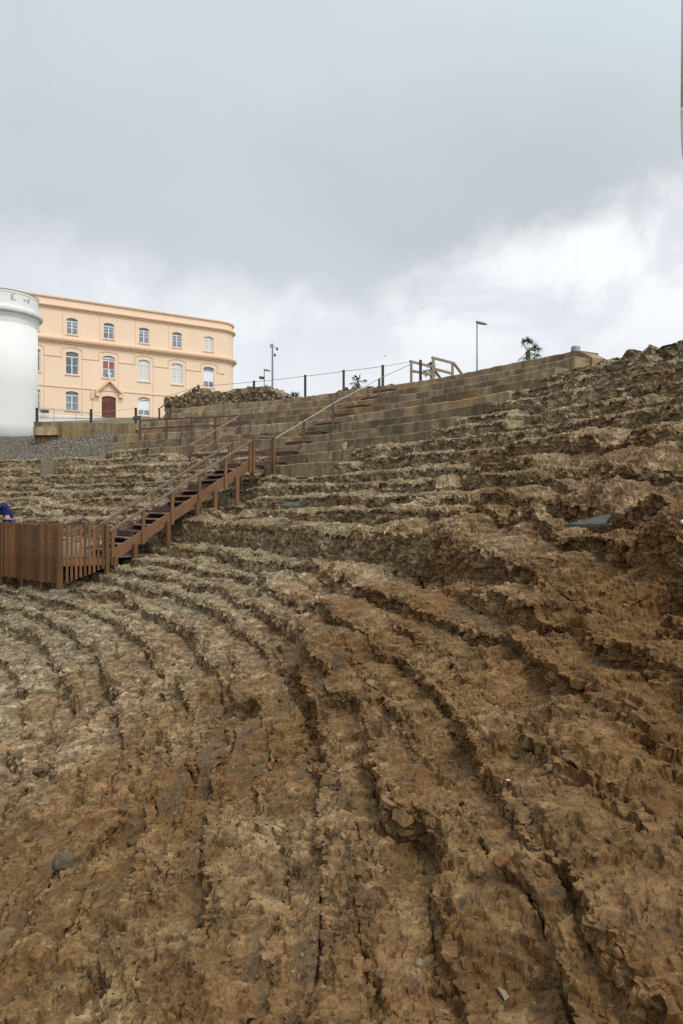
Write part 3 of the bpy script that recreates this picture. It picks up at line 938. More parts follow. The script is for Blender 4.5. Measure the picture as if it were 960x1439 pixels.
# rubble masonry left standing on top of the tiers
def rough_wall(name, thL, thR, r0, r1, z0, zt_fn, mat, label, cat, amp=.12, step=.07):
    n = int((thL - thR) * r0 / step)
    prof = []
    H = max(zt_fn(thL), zt_fn(thR), zt_fn((thL + thR) / 2)) - z0
    nh, nd = max(4, int(H / step)), max(3, int((r1 - r0) / step))
    vs = []
    ths = np.linspace(thR, thL, n + 1)
    pts = np.zeros((n + 1, nh + nd + nh + 1, 3), np.float32)
    for i, th in enumerate(ths):
        zt = zt_fn(th)
        col = [(r0, z0 + (zt - z0) * j / nh) for j in range(nh)] + [(r0 + (r1 - r0) * j / nd, zt) for j in range(nd)] + [(r1, zt - (zt - z0) * j / nh) for j in range(nh + 1)]
        for j, (r, z) in enumerate(col): pts[i, j] = row_pt(r, th, z)
    x, y, z = pts[..., 0], pts[..., 1], pts[..., 2]
    d = amp * (np.abs(vn(x * 3.3, y * 3.3, z * 4.2, 11)) * 2 - .7) + amp * .6 * (np.abs(vn(x * 8, y * 8, z * 9, 12)) * 2 - .7) + amp * .8 * vn(x * .9, y * .9, z * .9, 13)
    d2 = amp * (np.abs(vn(x * 3.1 + 9, y * 3.1, z * 4, 14)) * 2 - .7) + amp * 1.6 * vn(x * .7, y * .7, 0, 15)
    th = np.arctan2(y - CY, x - CX); rad = np.hypot(x - CX, y - CY)
    rad = rad - d; z = z + d2 * np.clip((z - EZ - z0) / .5, 0, 1)
    pts = np.stack([CX + rad * np.cos(th), CY + rad * np.sin(th), z], -1)
    m = pts.shape[1]
    a = (np.arange(n)[:, None] * m + np.arange(m - 1)[None]).ravel()
    f = np.stack([a, a + 1, a + m + 1, a + m], 1)
    mb = MB(); mb.v = [tuple(map(float, q)) for q in pts.reshape(-1, 3)]
    mb.f = [tuple(map(int, q)) for q in f]; mb.m = [0] * len(mb.f)
    mb.add([], []); 
    e0 = tuple(range(m)); e1 = tuple(n * m + j for j in reversed(range(m)))
    mb.f += [e0, e1]; mb.m += [0, 0]
    o = mb.build(name, mat, fix=True, smooth=False)
    return tag(o, label, cat)


tL, tR, tM = theta_at(231, 45.2), theta_at(428, 45.4), theta_at(350, 45.3)
zt_of = lambda th: 7.0 - .75 + .10 * sin(th * 57) + .75 - .85 * max(0, min(1, (tM - th) / (tM - tR))) - .12 * max(0, (th - tM) / (tL - tM))
rough_wall('rubble_wall', tL, tR, 45.15, 46.6, 3.6, zt_of, M['rubble'], 'ruined rubble masonry left standing on top of the concrete tiers', 'wall', .11)
rough_wall('rubble_heap', theta_at(205, 44), theta_at(236, 44), 43.0, 44.9, 3.2, lambda th: 4.6 + 1.2 * (theta_at(205, 44) - th), M['rubble'], 'low broken rubble stub at the end of the tiers below the tall rubble wall', 'wall', .12)
# low ridge of rock between that wall and the landing
rough_wall('rubble_ridge', theta_at(426, 45.9), theta_at(560, 45.9), 45.9, 46.8, 5.3, lambda th: 6.12 - .12 * sin(th * 20), M['rubble'], 'low ridge of broken rock behind the top concrete tier', 'wall', .12)
rough_wall('rock_rim', theta_at(838, 42.4), theta_at(990, 42.4), 42.3, 43.4, 3.9, lambda th: 4.75 + .1 * sin(th * 31), M['rubble'], 'rough rock rim along the top of the open rows', 'rock', .12)

# ochre wall, its rock bank, the mesh fence above it
wall = thing('retaining_wall', P(120, 605, 46), 'low ochre masonry wall running behind the cobbled bank', 'wall')
A, B = P(48, 593, 44.5), P(206, 596, 47.2)
A2, B2 = P(50, 609, 44.3), P(84, 609, 45.0)
mb = MB(); mb.bar(Vector((A.x, A.y, A.z - .85)), Vector((B.x, B.y, B.z - .85)), .45, 1.7); shift(mb, wall).build('wall_body', M['wallstone'], wall)
mb = MB(); mb.bar(Vector((A2.x, A2.y - .25, A2.z + .10)), Vector((B2.x, B2.y - .25, B2.z + .10)), .5, .5); shift(mb, wall).build('plinth', M['wallstone'], wall)
mb = MB(); mb.bar(P(163, 623, 43.2), P(200, 621, 44.0), .8, 1.0); mb.frame_box(P(155, 634, 42.8), (.5, .25, 0), (-.2, .4, 0), (.22, 0, .40))
tag(mb.build('concrete_abutment', M['footing'], bevel=.05), 'pale concrete block and slanted slab closing the tiers beside the cobbled bank', 'concrete block')
mb = MB(); mb.frame_box(P(70, 661, 37.2), (.30, .07, 0), (-.1, .6, 0), (0, 0, .50))
tag(mb.build('concrete_block', M['footing'], bevel=.03), 'grey upright concrete block set into the rock rows below the cobbles', 'concrete block')

fence = thing('mesh_fence', P(120, 596, 47), 'pale wire mesh fence with dark posts on the ochre wall', 'fence')
fx = [(52, 573), (128, 575), (191, 573)]
FP = []
for i, (px, py) in enumerate(fx):
    Y = 45.0 + 2.2 * i / 2
    t = P(px, py, Y); FP.append(t)
    h = t.z - (A.z + (B.z - A.z) * (px - 48) / 158) + .15
    mb = MB(); mb.post((t.x, t.y, t.z - h), h, .13); shift(mb, fence).build('post', M['dark_post'], fence)
mb = MB(); mb.tube([FP[0] - Vector((0, 0, .05)), FP[1] - Vector((0, 0, .25)), FP[2] - Vector((0, 0, .05))], .012, 5); shift(mb, fence).build('cable', M['cable'], fence)
fence2 = thing('wire_fence', P(130, 590, 62), 'thin galvanised mesh fence in front of the peach building', 'fence')
pts = [(52, 573, 60), (76, 574, 61), (107, 577, 62), (130, 582, 64), (150, 587, 66)]
tops = [P(*q) for q in pts]
for q in tops[:4]:
    mb = MB(); mb.tube([q, q - Vector((0, 0, 1.9))], .03, 6); shift(mb, fence2).build('post', M['galv'], fence2)
mb = MB()
for a, b in zip(tops, tops[1:]):
    L = (b - a).length
    mb.tube([a, b], .018, 4); mb.tube([a - Vector((0, 0, 1.5)), b - Vector((0, 0, 1.5))], .015, 4)
    for i in range(int(L / .16)):
        t = i / (L / .16); q = a.lerp(b, t)
        mb.tube([q, q - Vector((0, 0, 1.6))], .006, 3, False)
    for j in range(1, 9): mb.tube([a - Vector((0, 0, .18 * j)), b - Vector((0, 0, .18 * j))], .006, 3, False)
shift(mb, fence2).build('mesh_panel', M['galv'], fence2)

# ------------------------------------------------------------------ wooden half steps on the tiers
ORD = ['lowest', 'second', 'third', 'fourth', 'fifth', 'sixth', 'seventh', 'eighth', 'ninth', 'topmost']
STEP_X = [397, 416, 436, 458, 479, 500, 521, 543, 560]
for k, px in enumerate(STEP_X):
    r = TR0 + TDR * (k + 1) - .28
    th = theta_at(px, r) + .02
    z = TZ0 + TDZ * k
    root = thing('wooden_step', row_pt(r, th, z), f'{"topmost" if k == 8 else ORD[k]} red-brown wooden half step on the concrete tiers beside the rope rail', 'step', 'wooden half steps up the concrete tiers', th + pi / 2)
    w = .62
    mb = MB()
    mb.box(-w, w, -.24, .19, .20, .24)
    mb.build('tread', M['step_wood'], root, bevel=.006)
    mb = MB(); mb.box(-w, w, .145, .17, .02, .198); mb.build('riser_board', M['rust'], root)
    for sx in (-1, 1):
        mb = MB(); mb.box(sx * w * .85 - .05, sx * w * .85 + .05, -.2, .14, 0, .198); mb.build('support', M['dark_post'], root)


def post_line(name, label, cat, pts, mat, w, cable=None, root_at=None, cable_r=.014, cable_mat=None, extra=()):
    root = thing(name, root_at or pts[0][1], label, cat)
    for top, base in pts:
        mb = MB(); mb.post(base, top.z - base.z, w, down=.15)
        shift(mb, root).build('post', mat, root)
    for line in (cable or []):
        q = []
        for a, b in zip(line, line[1:]):
            for i in range(8):
                t = i / 8; v = a.lerp(b, t); v.z -= .012 * (b - a).length * 4 * t * (1 - t) * .5; q.append(v)
        q.append(line[-1])
        mb = MB(); mb.tube(q, cable_r, 6); shift(mb, root).build('cable', cable_mat or M['cable'], root)
    return root


# rope rail climbing beside the half steps
rp = []
for px, py, k in ((382, 618, 0), (427, 593, 2), (468, 568, 4), (533, 533 + 7, 7)):
    r = TR0 + TDR * k + .35; th = theta_at(px, r); base = row_pt(r, th, TZ0 + TDZ * k)
    rp.append((base + Vector((0, 0, 1.0 if k else 1.05)), base))
th = theta_at(591, 45.3); end = row_pt(45.3, th, 6.0 + .95)
post_line('rope_rail', 'rope handrail on dark posts climbing the concrete tiers beside the wooden half steps', 'handrail', rp, M['plum_wood'], .11,
          [[a for a, b in rp] ], cable_r=.020, cable_mat=M['rope'])
# posts and cable along the crest
cp = []
for px, py, pb in ((279, 541, 568), (357, 535, 556), (429, 527, 550), (483, 520, 545), (538, 513, 538)):
    r = 44.98 + .2; th = theta_at(px, r); base = row_pt(r, th, 6.0)
    Y = base.y
    top = P(px, py, Y)
    base.z = max(min(base.z, P(px, pb, Y).z + .1), 5.9 + EZ) if px > 400 else 6.0 + EZ
    cp.append((top, base))
crest = post_line('cable_fence', 'dark posts with a slack cable along the crest of the tiers', 'fence', cp, M['dark_post'], .13,
                  [[P(232, 558, 45.5)] + [a - Vector((0, 0, .06)) for a, b in cp] + [P(577, 508, 38.5)]], cable_r=.014)
# handrail up to the rubble wall
q0, q1 = P(222, 575, 43.0), P(280, 542, 42.3)
root = thing('handrail', q0, 'short sloping handrail on rusty posts under the rubble wall', 'handrail')
mb = MB(); mb.tube([q0, q1], .035, 6); shift(mb, root).build('rail', M['rail_wood'], root)
for px, pt, pb, Y in ((239, 563, 590, 42.8), (224, 575, 596, 43.0)):
    a, b = P(px, pt, Y), P(px, pb, Y)
    mb = MB(); mb.bar(b, a, .09, .09, (0, 1, 0)); shift(mb, root).build('post', M['rust'], root)

# brown two-bar railing on the lower concrete walkway
Yr = [38.6, 38.0, 37.3, 36.6, 35.9]
tops = [(197, 591), (234, 588.5), (269, 587), (302, 585.5), (337, 583)]
root = thing('metal_railing', P(260, 615, 37), 'rust-brown two-bar railing along the lower concrete walkway', 'railing')
TP = []
for (px, py), Y in zip(tops, Yr):
    a = P(px, py, Y); b = a - Vector((0, 0, 1.02)); TP.append(a)
    mb = MB(); mb.bar(b - Vector((0, 0, .3)), a, .10, .06, (0, 1, 0)); shift(mb, root).build('post', M['rust'], root)
for dz in (.02, .46):
    mb = MB(); 
    for a, b in zip(TP, TP[1:]): mb.bar(a - Vector((0, 0, dz)), b - Vector((0, 0, dz)), .06, .07)
    shift(mb, root).build('rail', M['rust'], root)
a = P(192, 588, 38.7)
mb = MB(); mb.frame_box(a + Vector((.02, 0, .02)), (.20, .06, .03), (-.05, .14, 0), (0, 0, .10)); mb.tube([a - Vector((-.15, 0, .10)), a - Vector((-.15, 0, .3))], .03, 6)
tag(mb.build('floodlight', M['dark_metal'], bevel=.02), 'small black floodlight on the end post of the rust-brown railing', 'floodlight')

# stair rail climbing from the rock to that walkway
a0, a1 = P(265, 627, 33.4), P(337, 584, 35.7)
root = thing('stair_handrail', P(300, 650, 34), 'double sloping handrail on three posts rising to the concrete walkway', 'handrail')
for dz in (0, .50):
    mb = MB(); mb.bar(a0 - Vector((0, 0, dz)), a1 - Vector((0, 0, dz)), .07, .07); shift(mb, root).build('rail', M['rail_wood'], root)
for t, m in ((0.02, 'plum_wood'), (.5, 'rust'), (.98, 'plum_wood')):
    a = a0.lerp(a1, t)
    mb = MB(); mb.bar(a - Vector((0, 0, 1.0)), a + Vector((0, 0, .02)), .10, .09, (0, 1, 0)); shift(mb, root).build('post', M[m], root)
b0, b1 = P(268, 640, 33.4), P(372, 636, 30.5)
mb = MB(); mb.bar(b0, b1, .07, .12); shift(mb, root).build('landing_rail', M['rust'], root)

# pale timber landing railing on the crest
root = thing('timber_railing', P(610, 530, 37), 'pale timber railing of the landing at the top of the half steps', 'railing')
g = lambda px, py, Y=37.4: P(px, py, Y)
for px, pt, pb, Y in ((578, 508, 540, 38.2), (609, 503, 536, 36.6), (636, 511, 534, 37.6), (606, 515, 536, 39.5)):
    mb = MB(); mb.bar(P(px, pb, Y), P(px, pt, Y), .13, .13, (0, 1, 0)); shift(mb, root).build('post', M['pale_wood'], root)
for a, b in ((g(576, 507.5, 38.2), g(609, 516, 39.5)), (g(577, 521, 38.2), g(608, 527, 39.5)), (g(607, 502.5, 36.6), g(638, 510.5, 37.6)), (g(609, 518, 36.6), g(636, 525, 37.6)),
             (g(638, 510.5, 37.6), g(651, 528, 38.4)), (g(611, 521, 36.6), g(621, 534, 38.0))):
    mb = MB(); mb.bar(a, b, .09, .12); shift(mb, root).build('rail', M['pale_wood'], root)
a, b = P(591, 506, 38.0), P(591, 540, 38.0)
mb = MB(); mb.bar(b, a, .14, .14, (0, 1, 0))
tag(mb.build('crest_post', M['dark_post']), 'dark square post standing within the pale timber landing railing', 'post')
mb = MB(); mb.tube([rp[-1][0], P(577, 512, 38.3)], .016, 6); tag(mb.build('stay_cable', M['cable']), 'slack cable from the last rope-rail post up to the timber railing', 'cable')

# ------------------------------------------------------------------ wooden staircase
FLOOR = -1.62
Sa = Vector((-7.35, 22.6, FLOOR + EZ)); Sb = Vector((-3.35, 26.1, 1.52 + EZ))
run = Vector((Sb.x - Sa.x, Sb.y - Sa.y, 0)); L = run.length; dr = run.normalized(); lt = Vector((-dr.y, dr.x, 0))   # lt points to the far side
W = 1.25
stair = thing('wooden_staircase', Sa, 'brown wooden staircase with handrails climbing the rock rows in four short flights', 'staircase')
NF, NSTEP = 4, 4
rise = (Sb.z - Sa.z) / (NF * NSTEP)
unit = L / (NF * (NSTEP + 1.1))
slope = (Sb.z - Sa.z) / L
def at(d, z, side=0.0): return Vector((Sa.x, Sa.y, Sa.z)) + dr * d + lt * side + Vector((0, 0, z))
d = 0.0; z = 0.0
for f in range(NF):
    d0 = d
    for s_ in range(NSTEP):
        z += rise
        last = s_ == NSTEP - 1
        dep = unit * (2.1 if last else 1.0)
        mb = MB()
        mb.frame_box(at(d + dep / 2 + .01, z - .025, W / 2), dr * (dep / 2 + .02), lt * (W / 2 - .03), (0, 0, .025))
        shift(mb, stair).build('landing' if last else 'tread', M['plum_wood'] if last else M['tread_wood'], stair, bevel=.005)
        if last:
            mb = MB(); mb.frame_box(at(d + .0, z - .10, W / 2), dr * .02, lt * (W / 2 - .035), (0, 0, .07)); shift(mb, stair).build('landing_beam', M['plum_wood'], stair)
        d += dep
for side in (0.0, W):
    mb = MB(); mb.bar(at(-.15, -.12, side), at(L + .1, slope * (L + .25) - .12, side), .07, .34)
    shift(mb, stair).build('stringer', M['stair_wood'] if side == 0 else M['plum_wood'], stair, bevel=.006)
    n = 6 if side == 0 else 6
    for i in range(n):
        dd = .05 + (L - .1) * i / (n - 1)
        b = at(dd, slope * dd - .30, side + (-.075 if side == 0 else .075)); t = at(dd, slope * dd + .80, side + (-.075 if side == 0 else .075))
        mb = MB(); mb.bar(b, t, .10, .08, lt); shift(mb, stair).build('post', M['stair_wood'], stair, bevel=.005)
    off = side + (-.075 if side == 0 else .075)
    mb = MB(); mb.bar(at(-.05, .80, off), at(L + .05, slope * (L + .1) + .80, off), .12, .075); shift(mb, stair).build('handrail', M['rail_wood'], stair, bevel=.006)
# legs under the near stringer
for dd in (.12, .78, 1.95, 3.05, 3.75, 4.65):
    q = at(dd, slope * dd - .20, -.15)
    gz = ground_z(q.x, q.y)
    mb = MB(); mb.bar(Vector((q.x, q.y, min(gz - .15, q.z - .3))), Vector((q.x, q.y, q.z + .12)), .13, .11, lt)
    shift(mb, stair).build('support_post', M['post_wood'] if dd < 3.4 else M['stair_wood'], stair, bevel=.005)
# top platform with its short rail
mb = MB(); mb.frame_box(at(L + .5, slope * L + .0, W / 2), dr * .48, lt * (W / 2 + .05), (0, 0, .04)); shift(mb, stair).build('platform', M['plum_wood'], stair)
tp = [at(L + .08, slope * L, -.09), at(L + 1.0, slope * L + .02, -.09), at(L + 1.0, slope * L + .02, W + .1), at(L + .08, slope * L, W + .1)]
for q in tp:
    mb = MB(); mb.bar(q - Vector((0, 0, .35)), q + Vector((0, 0, 1.0)), .12, .10, lt); shift(mb, stair).build('platform_post', M['post_wood'], stair, bevel=.005)
mb = MB(); mb.bar(tp[0] + Vector((0, 0, 1.02)), tp[1] + Vector((0, 0, 1.02)), .10, .05); shift(mb, stair).build('platform_rail', M['rail_wood'], stair)
mb = MB(); mb.bar(tp[3] + Vector((0, 0, 1.02)), tp[2] + Vector((0, 0, 1.02)), .10, .05); shift(mb, stair).build('platform_rail', M['rail_wood'], stair)

# ------------------------------------------------------------------ deck with slat fence
Dc = Vector((-8.62, 21.9, FLOOR + EZ))                    # corner
Dl = Vector((-16.5, 28.4, FLOOR + EZ))                    # runs on out of sight
Dr_ = Vector((Sa.x - .05, Sa.y - .12, FLOOR + EZ))
deck = thing('wooden_deck', Dc, 'raised wooden deck with a red-brown vertical slat fence over the lower rock rows', 'deck')
ul = (Dl - Dc); ll = ul.length; ul.normalize(); ur = Dr_ - Dc; lr = ur.length; ur.normalize()
back = Vector((ul.y, -ul.x, 0)) * -1
if back.y < 0: back = -back
poly = [Dc, Dr_, Dr_ + back * 2.6 + ur * .8, Dl + back * 2.6, Dl]
mb = MB()
top = [q + Vector((0, 0, 0)) for q in poly]; bot = [q - Vector((0, 0, .06)) for q in poly]
n = len(poly)
mb.add(top + bot, [tuple(range(n)), tuple(reversed(range(n, 2 * n)))] + [(i, i + n, (i + 1) % n + n, (i + 1) % n) for i in range(n)])
shift(mb, deck).build('floor', M['deck'], deck, fix=True)
mb = MB(); mb.bar(Dc - Vector((0, 0, .16)) + back * .06, Dl - Vector((0, 0, .16)) + back * .06, .07, .2); shift(mb, deck).build('edge_beam', M['stair_wood'], deck)
mb = MB(); mb.bar(Dc - Vector((0, 0, .16)) + ur * .05, Dr_ - Vector((0, 0, .16)), .07, .2); shift(mb, deck).build('edge_beam', M['stair_wood'], deck)
RAIL = 1.02
def slats(a, u, length, pitch, w, t, zlo, zlo2, name, outw):
    mb = MB(); i = 0; x = pitch * .6
    rg = random.Random(3)
    while x < length - .02:
        f = x / length
        lo = zlo + (zlo2 - zlo) * f + rg.uniform(-.012, .012)
        c = a + u * x - outw * .05
        mb.frame_box(Vector((c.x, c.y, a.z + (RAIL - .03 + lo) / 2)), u * w / 2, outw * t / 2, (0, 0, (RAIL - .03 - lo) / 2))
        x += pitch; i += 1
    return shift(mb, deck).build(name, M['slat_wood'], deck)
slats(Dc + ul * .18, ul, ll - .2, .142, .080, .03, -.80, -.80, 'fence_panel', back)
outr = Vector((ur.y, -ur.x, 0));  outr = -outr if outr.y > 0 else outr
slats(Dc + ur * .08, ur, lr - .08, .132, .074, .045, -.80, -.32, 'fence_panel', -outr)
mb = MB(); mb.bar(Dc + Vector((0, 0, RAIL)), Dl + Vector((0, 0, RAIL)), .10, .045); shift(mb, deck).build('top_rail', M['slat_wood'], deck)
mb = MB(); mb.bar(Dc + Vector((0, 0, RAIL)), Dr_ + Vector((0, 0, RAIL)), .10, .045); shift(mb, deck).build('top_rail', M['plum_wood'], deck)
for q, m, w in ((Dc, 'post_wood', .15), (Dr_ + ur * .04, 'post_wood', .12)):
    gz = ground_z(q.x, q.y)
    qq = q - back * .06
    lo = min(gz - .05, q.z - .8) if w > .13 else q.z - .75
    mb = MB(); mb.bar(Vector((qq.x, qq.y, lo)), Vector((qq.x, qq.y, q.z + RAIL - .03)), w, w, ul); shift(mb, deck).build('corner_post', M[m], deck, bevel=.008)
for dd in (1.38, 2.62, 4.1, 5.5):
    q = Dc + ul * dd + back * .12
    gz = ground_z(q.x, q.y)
    mb = MB(); mb.bar(Vector((q.x, q.y, gz - .25)), Vector((q.x, q.y, q.z - .1)), .13, .13, ul); shift(mb, deck).build('support_post', M['post_wood'], deck)
gz = min(ground_z(Dc.x, Dc.y), Dc.z - .95)
mb = MB(); qq = Dc - back * .06
mb.frame_box((qq.x, qq.y, gz - .02), (.27, .05, 0), (-.05, .25, 0), (0, 0, .17)); shift(mb, deck).build('footing', M['footing'], deck, bevel=.03)


# ------------------------------------------------------------------ person leaning on the deck
def skin(name, verts, edges, mat, parent=None, sub=2):
    me = bpy.data.meshes.new(name)
    me.from_pydata([v[:3] for v in verts], edges, [])
    o = bpy.data.objects.new(name, me); COL.objects.link(o)
    if parent: o.parent = parent
    m = o.modifiers.new('flesh', 'SKIN')
    for i, v in enumerate(verts):
        sv = me.skin_vertices[0].data[i]
        rr = v[3] if isinstance(v[3], tuple) else (v[3], v[3])
        sv.radius = rr; sv.use_root = (i == 0)
    s = o.modifiers.new('smooth', 'SUBSURF'); s.levels = sub; s.render_levels = sub
    m.use_smooth_shade = True
    me.materials.append(mat)
    return o


def make_person():
    base = P(13, 710, 25.6); base.z = FLOOR + EZ
    root = thing('person', base, 'person in a navy top bending forward behind the slat fence', 'person', rz=0)
    # faces -x (away from the stairs), bent forward at the hips, hands towards the rail
    V = [(0, 0, .98, (.13, .16)), (-.05, 0, 1.15, (.125, .155)), (-.16, 0, 1.35, (.125, .175)), (-.27, 0, 1.50, (.11, .17)), (-.38, 0, 1.585, .06), (-.47, 0, 1.66, (.085, .078)), (-.52, 0, 1.76, (.09, .08)),
         (-.27, -.19, 1.47, .062), (-.34, -.24, 1.22, .046), (-.52, -.20, 1.10, .036), (-.62, -.18, 1.09, .030),
         (-.27, .19, 1.47, .062), (-.34, .24, 1.22, .046), (-.52, .20, 1.10, .036), (-.62, .18, 1.09, .030),
         (.01, -.10, .88, .095), (-.03, -.11, .50, .065), (.03, -.11, .09, .045), (-.10, -.12, .04, .04),
         (.01, .10, .88, .095), (-.03, .11, .50, .065), (.05, .11, .09, .045), (-.08, .12, .04, .04)]
    E = [(0, 1), (1, 2), (2, 3), (3, 4), (4, 5), (5, 6), (3, 7), (7, 8), (8, 9), (9, 10), (3, 11), (11, 12), (12, 13), (13, 14), (0, 15), (15, 16), (16, 17), (17, 18), (0, 19), (19, 20), (20, 21), (21, 22)]
    n = len(V)
    for sy in (-1, 1):           # hands: palm, thumb and four fingers
        w = 10 if sy < 0 else 14
        wx, wy, wz = V[w][:3]
        b = len(V); V.append((wx - .06, wy, wz - .01, (.034, .016))); E.append((w, b))
        for k in range(4):
            fl = (.070, .080, .075, .06)[k]
            y = wy + (-.030 + .020 * k)
            c = len(V); V.append((wx - .10, y, wz - .012, .0095)); V.append((wx - .10 - fl * .6, y, wz - .03, .0085)); V.append((wx - .10 - fl * .8, y, wz - .06, .0075))
            E += [(b, c), (c, c + 1), (c + 1, c + 2)]
        c = len(V); V.append((wx - .05, wy - sy * .045, wz - .02, .011)); V.append((wx - .09, wy - sy * .06, wz - .04, .009)); E += [(b, c), (c, c + 1)]
    skin('body', V, E, M['skin'], root)
    sh = [(.01, 0, .93, (.15, .185)), (-.05, 0, 1.15, (.147, .18)), (-.16, 0, 1.35, (.147, .20)), (-.27, 0, 1.50, (.125, .19)), (-.345, 0, 1.56, .075),
          (-.27, -.20, 1.47, .082), (-.34, -.25, 1.24, .066), (-.44, -.22, 1.15, .056), (-.27, .20, 1.47, .082), (-.34, .25, 1.24, .066), (-.44, .22, 1.15, .056)]
    skin('shirt', sh, [(0, 1), (1, 2), (2, 3), (3, 4), (3, 5), (5, 6), (6, 7), (3, 8), (8, 9), (9, 10)], M['navy'], root)
    tr = [(0, 0, .96, (.145, .175)), (.01, -.10, .86, .112), (-.03, -.11, .50, .082), (.03, -.11, .12, .066), (.01, .10, .86, .112), (-.03, .11, .50, .082), (.05, .11, .12, .066)]
    skin('trousers', tr, [(0, 1), (1, 2), (2, 3), (0, 4), (4, 5), (5, 6)], M['denim'], root)
    skin('hair', [(-.45, 0, 1.75, (.085, .085)), (-.50, 0, 1.83, (.085, .082)), (-.55, 0, 1.835, (.05, .06))], [(0, 1), (1, 2)], M['hair'], root)
    # face: eyes, nose, ears
    fr = Vector((-.82, 0, -.57)); c = Vector((-.515, 0, 1.74))
    for sy in (-1, 1):
        mb = MB(); mb.lathe([(.002, -.008), (.011, -.004), (.011, .004), (.002, .008)], c + fr * .082 + Vector((0, sy * .032, .012)), 8)
        mb.build('eye', M['hair'], root)
    mb = MB(); q = c + fr * .085
    mb.add([q + Vector((0, -.016, -.03)), q + Vector((0, .016, -.03)), q + Vector((0, 0, .025)), q + fr * .03 + Vector((0, 0, -.02))], [(0, 1, 3), (1, 2, 3), (2, 0, 3), (0, 2, 1)])
    mb.build('nose', M['skin'], root)
    for sy in (-1, 1):
        mb = MB(); mb.frame_box(c + Vector((.02, sy * .086, .0)), (.02, 0, .01), (0, .008, 0), (-.012, 0, .03)); mb.build('ear', M['skin'], root, bevel=.006)
    for sy, x in ((-1, .03), (1, .05)):
        mb = MB(); mb.frame_box((x - .07, sy * .115, .045), (.14, 0, 0), (0, .05, 0), (0, 0, .045)); mb.build('shoe', M['shoe'], root, bevel=.03)
    # a raised platform the person stands on
    return root


pers = make_person()
pb = pers.location
mb = MB(); mb.box(pb.x - .9, pb.x + .7, pb.y - .5, pb.y + .6, FLOOR + EZ + .004, FLOOR + EZ + .14)
tag(mb.build('wooden_platform', M['deck']), 'low wooden platform on the deck under the bending person', 'platform')
pers.location.z += .14

# ------------------------------------------------------------------ peach building
PHI = atan2(.537, .843)
bld = thing('peach_building', (-29.3, 77.0, EZ), 'three-storey peach stucco building with white-framed windows and a rounded end', 'building', rz=PHI)
FLOORS = [  # z of base, z of top, window width, sill z, head z
    (8.4, 12.72, 1.36, 10.25, 12.35), (12.72, 17.75, 1.36, 14.15, 16.62), (17.75, 22.2, 1.18, 18.50, 20.28)]
WIN_D = [-11.6, -7.7, -3.75, .15, 4.05, 8.0, 11.9, 15.85]
D0, D1, DEP = -16.0, 17.3, .30
DOOR_D = 4.05
ARC = .17


def arch(cx, w, z1, n=8, rise=ARC):
    return [(cx - w / 2 + w * i / n, z1 - rise + rise * (1 - (2 * i / n - 1) ** 2)) for i in range(n + 1)]


mb = MB()
OPEN = []
for fl, (za, zb, w, z0, z1) in enumerate(FLOORS):
    x = D0
    for d_ in WIN_D:
        ww, s0, s1 = w, z0, z1
        if fl == 0 and d_ == DOOR_D: ww, s0, s1 = 1.55, 8.4, 12.15
        if fl == 0 and d_ == WIN_D[-1]: pass
        a, b = d_ - ww / 2, d_ + ww / 2
        mb.prism([(x, za), (a, za), (a, zb), (x, zb)], 0, DEP)
        if s0 > za: mb.prism([(a, za), (b, za), (b, s0), (a, s0)], 0, DEP)
        mb.prism(arch(d_, ww, s1) + [(b, zb), (a, zb)], 0, DEP)
        OPEN.append((fl, d_, ww, s0, s1)); x = b
    mb.prism([(x, za), (D1, za), (D1, zb), (x, zb)], 0, DEP)
RB = 2.6                                                     # rounded end
n = 14
for i in range(n):
    t0, t1 = pi / 2 * i / n, pi / 2 * (i + 1) / n
    q = [(D1 + RB * sin(t), RB - RB * cos(t)) for t in (t0, t1)] + [(D1 + (RB - DEP) * sin(t), RB - (RB - DEP) * cos(t)) for t in (t1, t0)]
    mb.add([(a, b, 8.4) for a, b in q] + [(a, b, 22.2) for a, b in q], [(0, 1, 5, 4), (2, 3, 7, 6), (0, 3, 2, 1), (4, 5, 6, 7)])
mb.box(D1 + RB - DEP, D1 + RB, RB, 14, 8.4, 22.2)
mb.box(D0, D1 + RB - DEP, 14, 14.3, 8.4, 22.2)
mb.box(D0 - .3, D0, 0, 14.3, 8.4, 22.2)
mb.build('wall', M['peach'], bld, fix=True)
mb = MB(); mb.box(D0, D1, .31, 13.9, 21.6, 21.9); mb.build('roof', M['footing'], bld)


def moulding(name, prof, mat='peach_trim'):
    """profile of (out, z) swept along the front and round the end"""
    path = [(D0, 0, 0, -1)] + [(D1 + RB * sin(t), RB - RB * cos(t), sin(t), -cos(t)) for t in [pi / 2 * i / 14 for i in range(15)]] + [(D1 + RB, 14, 1, 0)]
    m = len(prof); vs = []; fs = []
    for x, y, nx, ny in path:
        for o_, z in prof: vs.append((x + nx * o_, y + ny * o_, z))
    for i in range(len(path) - 1):
        for j in range(m):
            a, b = i * m + j, i * m + (j + 1) % m
            fs.append((a, b, b + m, a + m))
    fs.append(tuple(range(m))); fs.append(tuple((len(path) - 1) * m + j for j in reversed(range(m))))
    b_ = MB(); b_.add(vs, fs); return b_.build(name, M[mat], bld, fix=True)


